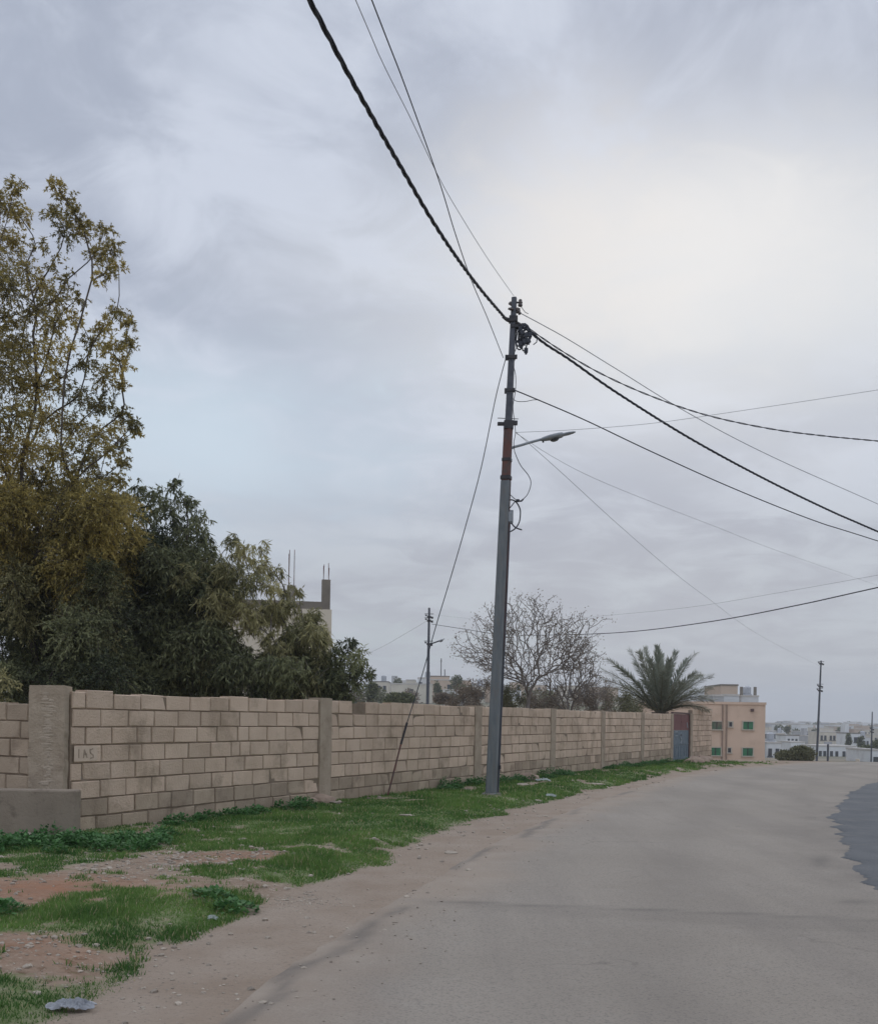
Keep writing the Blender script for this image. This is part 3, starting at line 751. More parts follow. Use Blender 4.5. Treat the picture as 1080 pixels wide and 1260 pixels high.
house(664, 690, 852, 210, 'cream house low behind the leafless tree and its shrubs', MT['hcream'], 9, 1, 3)
hr = random.Random(51)
for k in range(22):
    Yh = hr.uniform(200, 430); px = hr.uniform(438, 604) if k < 15 else hr.uniform(600, 735); X_ = ab(px, 860)[0]/F*Yh; q = float(terrain(X_, Yh)); hh = hr.uniform(2.6, 4.5)
    w_ = hr.uniform(4, 9)/Yh*F; top = HY+.0157*(px-CX)-(q+hh-EYE)/Yh*F
    house(px, px+w_, top, Yh, 'small pale house on the hill behind the block wall', MT[hr.choice(['hwhite', 'hcream', 'hcream', 'htan', 'hgrey'])], 8, 1, 1, group='small houses on the hill behind the wall')
# above the roof of the plastered building
house(887, 907.5, 844, 160, 'tan block house rising above the plastered building beside the palm', MT['htan'], 10, 1, 0, ('slab',), zb=-3)
house(877, 890.5, 857, 140, 'grey low house with dark front between palm and tan house', MT['hgrey'], 8, 1, 1, (), zb=-3)
house(890.5, 909, 856.5, 143, 'pale green wall house below the tan block house', MT['hblue'], 8, 1, 0, (), zb=-3)
house(912, 933, 857.5, 168, 'grey white house with roof columns above the right end of the plastered building', MT['hblue'], 9, 1, 3, ('cols', 'tank'), zb=-3)
# the town down in the valley at the right
T = [
    (943, 961, 915, 178, 'white house nearest to the right edge of the plastered building', 'hwhite', 2, 2, ('tank',)),
    (941, 955, 900, 330, 'pale house behind the nearest white valley house', 'hblue', 2, 3, ()),
    (955.5, 966, 903, 345, 'small cream house under the two dark round trees', 'hcream', 2, 2, ('tank',)),
    (967, 983, 905.5, 300, 'white flat roofed house above the olive bush', 'hwhite', 2, 3, ('slab',)),
    (973, 990, 914, 225, 'low white house just behind the top of the olive bush', 'hwhite', 1, 3, ()),
    (984, 996, 900.5, 420, 'grey house left of the tall valley pole', 'hgrey', 2, 2, ()),
    (993.5, 1002, 906, 330, 'grey house directly behind the tall valley pole', 'hgrey', 2, 1, ('stair',)),
    (1008, 1041, 901.5, 290, 'long cream two storey block with rows of dark windows', 'hcream', 2, 6, ()),
    (1005.5, 1054, 919, 205, 'long low white building with dark doorways below the cream block', 'hwhite', 1, 7, ()),
    (1045.5, 1058, 903, 262, 'tall white house with a dark overhanging roof', 'hwhite', 3, 1, ('slab', 'stair')),
    (1060, 1070.5, 908, 285, 'bluish white house left of the short right pole', 'hblue', 2, 2, ('tank',)),
    (1074, 1088, 904.5, 310, 'cream house cut by the right edge of the view', 'hcream', 2, 3, ()),
    (1071, 1084, 924, 150, 'low white house at the right edge beside the short pole', 'hwhite', 1, 2, ()),
    (1062, 1076, 899, 480, 'pale house farthest back above the bluish white one', 'hcream', 1, 3, ()),
    (1020, 1033, 897.5, 560, 'small tan house above the roof of the long cream block', 'htan', 1, 3, ()),
    (1035, 1046, 898.5, 520, 'small grey house between cream block and tall white house', 'hgrey', 1, 2, ()),
    (974, 984, 899, 520, 'tan house far back to the right of the two round trees', 'htan', 1, 2, ()),
    (944, 953, 896, 600, 'tiny pale house far back at the building corner', 'hwhite', 1, 2, ()),
    (999, 1008, 899.5, 500, 'tiny cream house far back right of the tall valley pole', 'hcream', 1, 2, ()),
]
for (a, b, t_, Y, lab, m_, fl, nw, ex) in T: house(a, b, t_, Y, lab, MT[m_], 9, fl, nw, ex)
hr = random.Random(44)
for k in range(64):
    Yh = hr.uniform(430, 1000); px = hr.uniform(943, 1100); q = float(terrain(ab(px, 896)[0]/F*Yh, Yh)); hh = hr.uniform(2.6, 4.6)
    w_ = hr.uniform(3.5, 8.0)/Yh*F; top = HY+.0157*(px-CX)-(q+hh-EYE)/Yh*F
    house(px, px+w_, top, Yh, 'tiny pale house on the far slope of the valley', MT[hr.choice(['hwhite', 'hcream', 'hwhite', 'htan', 'hgrey'])], 10, 1, 0, group='tiny houses on the far valley slope')
# low stone wall beyond the crest and small post
lw = MB(); a = W(1039, 932.5, 62); b = W(1072, 935, 58)
lw.box(((a.x+b.x)/2, 60, a.z-.9), ((b.x-a.x), .5, 1.8)); o = lw.build('stone_wall', MT['cream'], bevel=.04); tag(o, 'low pale stone wall beyond the crest of the road', 'wall')
p = W(1018.5, 916, 70); zt_ = float(terrain(p.x, 70)); sp = empty('post', (p.x, 70, zt_), 'short thin post standing right of the tall valley pole', 'post')
v = MB(); v.tube([(p.x, 70, zt_-.3), (p.x, 70, p.z)], .07, 8); v.build('shaft', MT['pole_dark'], sp)
v = MB(); v.box((p.x, 70, p.z+.08), (.5, .12, .16)); v.build('sign_plate', MT['metal_tank'], sp)

# ------------------------------------------------------------------ unfinished building behind the trees
UY = 45.0
ub = empty('unfinished_building', (W(408, 800, UY).x, UY, 0), 'unfinished cream building with bare concrete roof columns behind the left trees', 'building')
c0 = W(262, 760, UY); c1 = W(408, 760, UY); zt_ = W(395, 750, UY).z; zc_ = W(395, 741, UY).z
mb = MB(); mb.box(((c0.x+c1.x)/2, UY+4.5, zt_/2-.3), (c1.x-c0.x, 9, zt_+.6)); mb.build('wall', MT['cream'], ub)
mb = MB(); mb.box(((c0.x+c1.x)/2-.17, UY+4.5, (zt_+zc_)/2+.01), (c1.x-c0.x-.3, 8.94, zc_-zt_)); mb.build('roof_beam', MT['rawconcrete'], ub)
for (px, pyt, pr) in ((401.5, 716, 692), (359, 724, 676)):
    c = W(px, pyt, UY); v = MB(); v.box((c.x, UY+.25, (c.z+zt_)/2-.05), (.36, .4, c.z-zt_+.3)); k_ = v.build('column', MT['rawconcrete'], ub)
    for dx, dy in ((-.11, -.1), (.11, -.1), (-.11, .12), (.11, .12)):
        top = W(px, pr+random.uniform(0, 8), UY).z
        v = MB(); v.tube([(c.x+dx, UY+.25+dy, c.z-.05), (c.x+dx+random.uniform(-.03, .03), UY+.25+dy, top)], .014, 5); v.build('rebar', MT['rust'], k_)

ub.rotation_euler = (0, 0, math.radians(9))
# ------------------------------------------------------------------ trees
def grow(points, root, bal=.35):
    """connect points into a branching skeleton rooted at root (greedy, favours short trunks paths)"""
    P = np.vstack([root, points]); n = len(P); par = np.full(n, -1); path = np.full(n, np.inf); path[0] = 0
    best = np.linalg.norm(P-P[0], axis=1); bp = np.zeros(n, int); done = np.zeros(n, bool); done[0] = True; best[0] = np.inf; order = [0]
    for _ in range(n-1):
        c = np.where(done, np.inf, best); i = int(np.argmin(c))
        par[i] = bp[i]; path[i] = path[par[i]]+np.linalg.norm(P[i]-P[par[i]]); done[i] = True; order.append(i)
        d = np.linalg.norm(P-P[i], axis=1)+bal*path[i]
        up = (d < best) & ~done; best[up] = d[up]; bp[up] = i
    cnt = np.ones(n)
    for i in order[::-1]:
        if par[i] >= 0: cnt[par[i]] += cnt[i]
    return P, par, cnt, order
def skeleton_mesh(mb, P, par, cnt, order, rmin, rk, rexp=.5, sides=5, wob=.05, rmax=.3):
    kids = {}
    for i in order:
        if par[i] >= 0: kids.setdefault(par[i], []).append(i)
    rad = np.minimum(rmin+rk*(cnt-1)**rexp, rmax)
    started = []
    stack = [(0, None)]
    while stack:
        i, prev = stack.pop()
        ks = sorted(kids.get(i, []), key=lambda k: -cnt[k])
        for j, k in enumerate(ks):
            chain = [i, k]
            while kids.get(chain[-1]):
                nk = max(kids[chain[-1]], key=lambda q: cnt[q]); 
                for other in kids[chain[-1]]:
                    if other != nk: stack.append((('b', chain[-1], other), None))
                chain.append(nk)
            _tube_chain(mb, P, rad, chain, sides, wob)
        while stack and isinstance(stack[-1][0], tuple):
            _, bi, k = stack.pop()[0]
            chain = [bi, k]
            while kids.get(chain[-1]):
                nk = max(kids[chain[-1]], key=lambda q: cnt[q])
                for other in kids[chain[-1]]:
                    if other != nk: stack.append((('b', chain[-1], other), None))
                chain.append(nk)
            _tube_chain(mb, P, rad, chain, sides, wob)
def _tube_chain(mb, P, rad, chain, sides, wob):
    pts = []; rs = []
    for a, b in zip(chain[:-1], chain[1:]):
        A, B = P[a], P[b]; Lg = np.linalg.norm(B-A)
        n = 3
        ra = min(rad[a], rad[b]*1.35) if a == chain[0] else rad[a]
        for k in range(n):
            t = k/n; q = A+(B-A)*t
            if k: q = q+rng.normal(0, wob*Lg, 3)
            pts.append(Vector(q)); rs.append(ra*(1-t)+rad[b]*t)
    pts.append(Vector(P[chain[-1]])); rs.append(rad[chain[-1]]*.5)
    # smooth
    if len(pts) > 4:
        sp_ = [pts[0]]+[(pts[i-1]+pts[i]*2+pts[i+1])/4 for i in range(1, len(pts)-1)]+[pts[-1]]; pts = sp_
    mb.tube(pts, rs, sides, cap=False)

def leaves_from_clumps(C, R, dens, seed, leafL, leafW, droop, twig_mb=None, twig_n=14, per=12, squash=.85):
    """C (n,3) centres, R radii -> leaf quads arrays and tones"""
    r = np.random.default_rng(seed); Vs = []; tones = []
    for c, rad, dn in zip(C, R, dens):
        m = max(3, int(twig_n*dn*(rad/.4)**1.5))
        ctone = r.normal(.5, .26)
        for _ in range(m):
            d = r.normal(size=3); d /= np.linalg.norm(d)
            st = c+d*rad*r.uniform(.05, .8)*np.array([1, 1, squash])
            dd = d*.5+r.normal(0, .5, 3); dd[2] += .1; dd /= np.linalg.norm(dd)
            Lg = rad*r.uniform(.3, .62)
            ts = np.linspace(.15, 1, per)
            pts = st+dd*Lg*ts[:, None]; pts[:, 2] -= droop*Lg*ts**2*.8
            if twig_mb is not None and r.random() < .3:
                tp = st+dd*Lg*np.array([0, .5, 1])[:, None]; tp[:, 2] -= droop*Lg*np.array([0, .25, 1])*.8
                twig_mb.tube([Vector(p) for p in tp], [.005, .004, .002], 3, cap=False)
            k = len(pts)
            ax = dd*(1-droop)+r.normal(0, .55, (k, 3)); ax[:, 2] -= droop*1.1
            ax /= np.linalg.norm(ax, axis=1)[:, None]
            sd = np.cross(ax, r.normal(size=(k, 3))); sd /= np.linalg.norm(sd, axis=1)[:, None]
            Ll = leafL*r.uniform(.6, 1.3, (k, 1)); Wl = leafW*r.uniform(.7, 1.3, (k, 1))
            p0 = pts; p2 = pts+ax*Ll; mdl = pts+ax*Ll*.42
            Vs.append(np.stack([p0, mdl+sd*Wl*.5, p2, mdl-sd*Wl*.5], 1))
            tones.append(np.clip(ctone+r.normal(0, .22, k), 0, 1))
    Vv = np.concatenate(Vs); tn = np.concatenate(tones)
    n = len(Vv)
    return Vv.reshape(-1, 3), np.arange(n*4).reshape(n, 4), tn

def make_tree(name, label, cat, clumps, Y, depth, base, groups, bark, leafL, leafW, droop, seed, rk=.012, group=None, twigs=True, twig_n=14, per=12, bal=.3):
    r = np.random.default_rng(seed)
    zb_ = float(terrain(base[0], base[1]))-.05
    root = empty(name, (base[0], base[1], zb_), label, cat, group)
    C, R, Dn, Gp = [], [], [], []
    for cl in clumps:
        px, py, rp, dn, gp = cl
        y = Y+r.uniform(-depth, depth)
        C.append(np.array(W(px, py, y))); R.append(rp*y/F); Dn.append(dn); Gp.append(gp)
    C = np.array(C); R = np.array(R)*1.12; Gp = np.array(Gp); Dn = np.array(Dn)
    tr = MB(); P0 = np.array([base[0], base[1], zb_])
    extra = np.array([[base[0]+base[2]*t+r.uniform(-.05, .05), base[1]+r.uniform(-.05, .05), zb_+base[3]*t] for t in (.4, .75, 1.0)])
    P, par, cnt, order = grow(np.vstack([extra, C]), P0, bal)
    skeleton_mesh(tr, P, par, cnt, order, .006, rk, .62, 6, .05, rmax=base[4])
    tw = tr
    for gi, mt in enumerate(groups):
        s = Gp == gi
        if not s.any(): continue
        V_, F_, tn = leaves_from_clumps(C[s], R[s], Dn[s], seed+gi, leafL, leafW, droop, tw if twigs else None, twig_n, per)
        np_mesh('crown', V_, F_, mt, root, {'tone': ('FACE', tn)})
    tr.build('trunk', bark, root, smooth=True)
    return root

def jitter_clumps(regions, seed):
    """regions: (x0,x1,y0,y1,n,rmin,rmax,dens,group)"""
    r = random.Random(seed); out = []
    for (x0, x1, y0, y1, n, a, b, dn, gp) in regions:
        for _ in range(n): out.append((r.uniform(x0, x1), r.uniform(y0, y1), r.uniform(a, b), dn, gp))
    return out
A = [(18, 228, 14, .9, 0), (5, 250, 20, 1, 0), (22, 262, 18, .9, 0), (68, 226, 12, .9, 0), (80, 244, 14, .9, 0), (66, 262, 14, .9, 0), (92, 262, 14, .8, 0), (104, 280, 16, 1, 0), (82, 284, 18, .9, 0), (128, 284, 14, .8, 0), (138, 304, 14, .9, 0), (120, 312, 16, 1, 0),
     (146, 326, 10, .9, 0), (132, 334, 14, .9, 0), (118, 342, 10, .6, 0), (16, 296, 18, .8, 0), (48, 300, 14, .5, 0), (30, 330, 18, .6, 0), (66, 322, 14, .5, 0), (82, 342, 14, .6, 0), (48, 350, 20, .9, 0), (14, 352, 22, .8, 0), (72, 366, 20, 1, 0), (44, 380, 22, 1, 0), (96, 366, 12, .6, 0),
     (8, 390, 26, .9, 0), (66, 398, 22, 1.1, 0), (94, 392, 14, .7, 0), (144, 384, 16, .9, 0), (160, 398, 12, .9, 0), (128, 402, 16, .9, 0), (156, 420, 14, .9, 0), (138, 428, 18, 1, 0), (114, 420, 14, .8, 0), (104, 444, 16, .8, 0), (150, 450, 14, .9, 0), (128, 462, 18, 1, 0), (150, 474, 10, .8, 0),
     (24, 424, 28, 1, 0), (60, 436, 24, .8, 0), (84, 424, 14, .6, 0), (14, 464, 28, 1, 0), (46, 476, 26, 1, 0), (76, 468, 20, .7, 0), (100, 488, 20, .9, 0), (126, 496, 20, 1, 0), (152, 510, 14, .9, 0), (166, 520, 11, 1, 0), (168, 532, 8, .8, 0), (140, 528, 16, .8, 0), (150, 548, 12, .9, 0), (148, 568, 13, .9, 0), (146, 590, 13, .9, 0),
     (20, 510, 30, 1.1, 0), (56, 516, 28, 1, 0), (92, 522, 24, .8, 0), (118, 534, 20, .9, 0), (30, 552, 32, 1.1, 0), (70, 556, 28, 1, 0), (106, 560, 24, .9, 0), (134, 556, 14, .7, 0), (12, 590, 34, 1.1, 0), (52, 596, 34, 1.2, 0), (92, 592, 28, 1.2, 0), (122, 590, 20, 1, 0)]
A += jitter_clumps([(-10, 145, 610, 720, 30, 28, 42, 1.3, 0), (100, 165, 640, 700, 5, 20, 30, 1, 0), (-160, 0, 260, 700, 40, 30, 50, 1.1, 0), (-10, 140, 690, 770, 16, 24, 36, 1.2, 1), (0, 150, 600, 700, 7, 18, 28, 1, 1), (-20, 150, 760, 850, 8, 16, 26, 1, 1), (-160, 150, 740, 860, 34, 30, 46, 1.3, 2), (0, 150, 790, 850, 12, 26, 38, 1.3, 2)], 4)
b0 = W(40, 900, 17.5)
make_tree('acacia_tree', 'tall airy tree with yellowing feathery foliage at the left edge', 'tree', A, 17.2, 1.3, (b0.x, 17.5, .15, 1.6, .13), [MT['leaf_yellow'], MT['leaf_sage'], MT['leaf_dark']], MT['bark'], .058, .018, .48, 11, rk=.0028, twig_n=104, per=16, bal=.6)
B = [(150, 612, 16, .6, 0), (168, 600, 16, .6, 0), (190, 606, 18, .7, 0), (212, 600, 16, .7, 0), (176, 628, 22, 1, 0), (206, 628, 22, 1.1, 0), (232, 622, 16, .8, 0), (244, 642, 16, .9, 0), (226, 650, 22, 1.1, 0), (252, 662, 16, 1, 0), (258, 680, 14, .9, 0), (196, 660, 26, 1.3, 0), (236, 680, 24, 1.3, 0), (166, 656, 24, 1, 0)]
B += jitter_clumps([(150, 262, 680, 790, 30, 24, 36, 1.5, 0), (120, 290, 780, 852, 30, 24, 34, 1.5, 0), (20, 150, 740, 850, 16, 26, 36, 1.4, 0), (130, 270, 690, 850, 14, 14, 24, 1.0, 1)], 6)
b0 = W(195, 900, 19)
make_tree('eucalyptus_tree', 'dark dense drooping tree between the yellow tree and the paler one', 'tree', B, 18.6, 1.0, (b0.x, 19, .1, 1.3, .12), [MT['leaf_dark'], MT['leaf_sage']], MT['bark'], .11, .022, .75, 21, rk=.004, twig_n=62, per=13, bal=.5)
C_ = [(288, 664, 14, .7, 0), (300, 678, 16, .9, 0), (320, 672, 10, .5, 0), (322, 694, 16, .8, 0), (338, 704, 12, .7, 0), (282, 696, 22, 1, 0), (306, 714, 24, 1, 0), (334, 722, 16, .7, 0), (352, 728, 12, .8, 0), (366, 726, 9, .6, 0), (362, 744, 12, .8, 0), (344, 748, 18, .9, 0), (272, 730, 28, 1.1, 0), (300, 750, 26, 1, 0), (372, 762, 12, .8, 0), (386, 776, 14, 1, 0), (394, 790, 14, 1, 0), (402, 806, 14, 1, 0), (356, 776, 12, .6, 0), (380, 806, 20, 1.2, 1), (352, 800, 18, 1, 1), (330, 812, 22, 1.2, 1), (330, 760, 14, .5, 0), (280, 775, 20, .8, 0)]
C_ += jitter_clumps([(258, 300, 800, 850, 10, 20, 28, 1.4, 1), (300, 410, 820, 858, 16, 18, 26, 1.4, 1), (255, 290, 700, 790, 6, 20, 28, 1.1, 0), (335, 395, 745, 810, 10, 13, 19, 1.0, 0), (300, 345, 740, 800, 4, 14, 20, .7, 0), (250, 400, 800, 850, 8, 14, 20, 1, 0)], 8)
b0 = W(330, 900, 18.5)
make_tree('willow_leaved_tree', 'pale olive tree with hanging narrow leaves in front of the unfinished building', 'tree', C_, 18.2, .7, (b0.x, 18.5, .05, 1.1, .09), [MT['leaf_sage'], MT['leaf_dark']], MT['bark_grey'], .13, .018, .85, 31, rk=.003, twig_n=80, per=12, bal=.5)
Dd = [(428, 795, 13, 1, 0), (414, 800, 10, .8, 0), (440, 808, 14, 1.1, 0), (420, 816, 16, 1.1, 0), (446, 822, 12, 1, 0), (455, 828, 8, .9, 0), (430, 834, 18, 1.1, 0), (412, 838, 16, 1.1, 0), (440, 842, 10, .8, 0), (424, 855, 14, 1.2, 0), (422, 868, 6, 1, 0), (404, 850, 12, 1, 0)]
b0 = W(424, 900, 17.9)
make_tree('olive_tree', 'small dark tree leaning over the gap in the block wall', 'tree', Dd, 17.8, .35, (b0.x, 17.95, .02, 1.2, .06), [MT['leaf_dark']], MT['bark'], .09, .022, .55, 41, rk=.004, twig_n=75, per=12, bal=.5)
E_ = jitter_clumps([(-60, 8, 830, 880, 10, 14, 22, 1.1, 0)], 9)
b0 = W(-20, 900, 13.6)
make_tree('leafy_shrub', 'green shrub showing above the low wall at the far left edge', 'shrub', E_, 13.9, .25, (b0.x, 13.9, 0, 1.0, .04), [MT['leaf_sage']], MT['bark'], .07, .025, .4, 51, rk=.004, twig_n=40, per=10)

# leafless tree and shrubs
def bare_tree(name, label, cx, ybase, fork, pts_fn, Y, seed, bark, leafm, rk=.006, rmax=.11, nleaf=1400, leafL=.09, cat='tree', sides=4, bal=.25, group=None):
    r = np.random.default_rng(seed); b = W(cx, ybase, Y); zb_ = float(terrain(b.x, Y))-.05
    root = empty(name, (b.x, Y, zb_), label, cat, group)
    pts = pts_fn(r); f1 = np.array([W(cx, fork, Y)])
    trunk_pts = np.array([[b.x, Y, zb_+(f1[0][2]-zb_)*t] for t in (.35, .7)])
    P, par, cnt, order = grow(np.vstack([trunk_pts, f1, pts]), np.array([b.x, Y, zb_]), bal)
    mb = MB(); skeleton_mesh(mb, P, par, cnt, order, .0065, rk, .5, sides, .07, rmax); mb.build('trunk', bark, root, smooth=True)
    tips = P[cnt < 3]; k = nleaf
    c = tips[r.integers(0, len(tips), k)]+r.normal(0, .07, (k, 3))
    ax = r.normal(size=(k, 3)); ax[:, 2] -= .3; ax /= np.linalg.norm(ax, axis=1)[:, None]; sd_ = np.cross(ax, r.normal(size=(k, 3))); sd_ /= np.linalg.norm(sd_, axis=1)[:, None]
    Ll = leafL*r.uniform(.4, 1.2, (k, 1)); Vv = np.stack([c, c+ax*Ll*.5+sd_*Ll*.16, c+ax*Ll, c+ax*Ll*.5-sd_*Ll*.16], 1).reshape(-1, 3)
    np_mesh('crown', Vv, np.arange(k*4).reshape(k, 4), leafm, root, {'tone': ('FACE', r.random(k))})
def ellipse_pts(cx, cy, rx, ry, n, Y, dep, bottom=None, hollow=.0):
    def fn(r):
        out = []
        cen = []
        while len(cen) < max(12, n//14):
            v = r.uniform(-1, 1, 3); q = np.linalg.norm(v)
            if q < 1 and q > hollow*r.random()**.5: cen.append(v*r.uniform(.8, 1.05))
        while len(out) < n:
            v = cen[r.integers(0, len(cen))]+r.normal(0, .11, 3)
            if r.random() < .12: v = r.uniform(-.8, .8, 3)
            px, py = cx+v[0]*rx, cy+v[1]*ry
            if bottom is not None and py > bottom(px): continue
            out.append(np.array(W(px, py, Y+v[2]*dep)))
        return np.array(out)
    return fn
bare_tree('leafless_tree', 'spreading leafless tree with a few dry pods right behind the tall pole', 650, 870, 855,
          ellipse_pts(646, 800, 96, 66, 1500, 30, 1.9, lambda x: 846-.35*abs(x-650), .9), 30, 61, MT['bark_grey'], MT['leaf_brown'], rk=.00125, rmax=.08, nleaf=5000, leafL=.075, bal=.5)
bare_tree('leafless_tree', 'smaller twiggy leafless tree right of the spreading one', 700, 872, 850, ellipse_pts(704, 826, 42, 46, 750, 32, .9, None, .8), 32, 62, MT['bark_grey'], MT['leaf_brown'], rk=.0016, rmax=.035, nleaf=1400, leafL=.08, bal=.5)
k = 0
for (cx, cy, rx, ry, Y, lab, lm) in ((582, 868, 30, 38, 30, 'brownish dry shrub left of the tall pole behind the wall', 'leaf_brown'), (628, 868, 22, 30, 31, 'dense greenish twiggy shrub touching the right side of the tall pole', 'leaf_bush'),
                                     (672, 872, 34, 28, 33, 'brown dry shrub at the foot of the spreading leafless tree', 'leaf_brown'), (730, 870, 30, 34, 35, 'brown dry shrub left of the palm', 'leaf_brown'), (762, 874, 28, 22, 37, 'low dark green shrub under the left palm fronds', 'leaf_bush')):
    bare_tree('dry_shrub', lab, cx, 900, cy+ry*.5, ellipse_pts(cx, cy, rx, ry, 320, Y, 1.0), Y, 70+k, MT['bark_grey'], MT[lm], rk=.0014, rmax=.018, nleaf=7500, leafL=.08, cat='shrub', sides=3, bal=.5); k += 1

# leafy round bushes and far trees
def bush(name, label, px, py, rx, ry, Y, mt, seed, n=1500, leafL=.12, cat='bush', trunk=True, group=None):
    r = np.random.default_rng(seed); c = W(px, py, Y); Rx = rx*Y/F; Rz = ry*Y/F
    zb_ = float(terrain(c.x, Y)); zb_ = min(zb_, c.z-Rz*.6)
    root = empty(name, (c.x, Y, zb_), label, cat, group)
    lob = r.normal(size=(9, 3)); lob /= np.linalg.norm(lob, axis=1)[:, None]; lob *= .55
    lc = lob[r.integers(0, 9, n)]; v = r.normal(size=(n, 3)); v /= np.linalg.norm(v, axis=1)[:, None]
    p = lc+v*.5*r.random((n, 1))**.35
    tn = np.clip(.5+.25*r.normal(size=n), 0, 1)
    p = p*np.array([Rx, Rx*.9, Rz])+np.array(c)
    ax = v+r.normal(0, .5, (n, 3)); ax /= np.linalg.norm(ax, axis=1)[:, None]; s_ = np.cross(ax, r.normal(size=(n, 3))); s_ /= np.linalg.norm(s_, axis=1)[:, None]
    Ll = leafL*r.uniform(.6, 1.3, (n, 1))
    Vv = np.stack([p, p+ax*Ll*.5+s_*Ll*.3, p+ax*Ll, p+ax*Ll*.5-s_*Ll*.3], 1).reshape(-1, 3)
    np_mesh('crown', Vv, np.arange(n*4).reshape(n, 4), mt, root, {'tone': ('FACE', tn)})
    mb = MB(); mb.tube([(c.x, Y, zb_-.1), (c.x+.02*Rx, Y, c.z)], [max(.04, Rx*.09), max(.02, Rx*.05)], 6)
    for q in lob[:5]: mb.tube([(c.x, Y, c.z-Rz*.4), tuple(np.array(c)+q*np.array([Rx, Rx, Rz]))], [Rx*.04, Rx*.015], 4)
    mb.build('trunk', MT['bark'], root)
bush('round_bush', 'wide olive green bush on the road crest below the tall valley pole', 980, 931, 27, 12.5, 62, MT['leaf_bush'], 81, 9000, .12)
bush('round_tree', 'left one of two small dark trees on the far valley rooftops', 958, 897, 4.8, 6, 380, MT['leaf_dark'], 82, 500, .6, 'tree')
bush('round_tree', 'right one of two small dark trees on the far valley rooftops', 968.5, 898, 4, 5, 380, MT['leaf_dark'], 83, 500, .6, 'tree')
hr = random.Random(46)
for k in range(34):
    Yh = hr.uniform(110, 400); px = hr.uniform(436, 740); X_ = ab(px, 860)[0]/F*Yh; q = float(terrain(X_, Yh)); ht = hr.uniform(1.2, 2.6); py_ = HY+.0157*(px-CX)-(q+ht*.8-EYE)/Yh*F
    bush('round_tree', 'small tree or bush among the houses on the hill behind the wall', px, py_, ht*.75/Yh*F, ht*.85/Yh*F, Yh, MT[hr.choice(['leaf_dark', 'leaf_bush', 'leaf_brown'])], 300+k, 500, .35, 'tree', group='small trees on the hill behind the wall')
for k in range(22):
    Yh = hr.uniform(400, 900); px = hr.uniform(945, 1090); X_ = ab(px, 896)[0]/F*Yh; q = float(terrain(X_, Yh)); ht = hr.uniform(2.5, 4.5); py_ = HY+.0157*(px-CX)-(q+ht*.6-EYE)/Yh*F
    bush('round_tree', 'small dark tree among the houses of the valley town', px, py_, ht*.5/Yh*F, ht*.5/Yh*F, Yh, MT['leaf_dark'], 200+k, 260, .9, 'tree', group='small trees among the valley houses')
bush('cypress_tree', 'narrow dark cypress left of the tall white valley house', 1043.5, 911, 3, 9, 255, MT['leaf_dark'], 84, 700, .5, 'tree')
bush('cypress_tree', 'narrow dark cypress right of the tall white valley house', 1059, 914, 3.2, 9, 240, MT['leaf_dark'], 85, 700, .5, 'tree')
bush('round_tree', 'dark bluish tree below the bluish white valley house', 1065, 924, 7, 8, 160, MT['leaf_dark'], 86, 1200, .35, 'tree')
bush('round_tree', 'dark tree at the right edge beside the short pole', 1080, 918, 8, 8, 170, MT['leaf_dark'], 87, 1200, .35, 'tree')
bush('round_tree', 'dark tree behind the tall valley pole at the left end of the cream block', 1003, 902, 5, 4.5, 360, MT['leaf_dark'], 92, 600, .6, 'tree')
bush('round_tree', 'dark shrub tree beside the pale flat roofed hill house', 458, 852, 8, 11, 120, MT['leaf_dark'], 88, 1200, .3, 'tree')
bush('long_hedge', 'dark green hedge above the block wall left of the slanting guy wire', 491, 861, 21, 8, 90, MT['leaf_dark'], 89, 3500, .22, 'hedge')
bush('round_tree', 'dark tree just right of the distant street light pole', 537, 851, 5.5, 12, 200, MT['leaf_dark'], 90, 900, .4, 'tree')
bush('round_tree', 'round dark tree on the hill skyline right of the mast', 561, 846, 9, 15, 210, MT['leaf_dark'], 91, 1200, .4, 'tree')
bush('round_tree', 'small dark tree on the roofline of the grey hill house', 489, 841, 5, 7, 270, MT['leaf_dark'], 93, 500, .5, 'tree')
bush('round_bush', 'small brown bush above the wall between guy wire and tall pole', 548, 860, 14, 7, 80, MT['leaf_brown'], 94, 2500, .2)

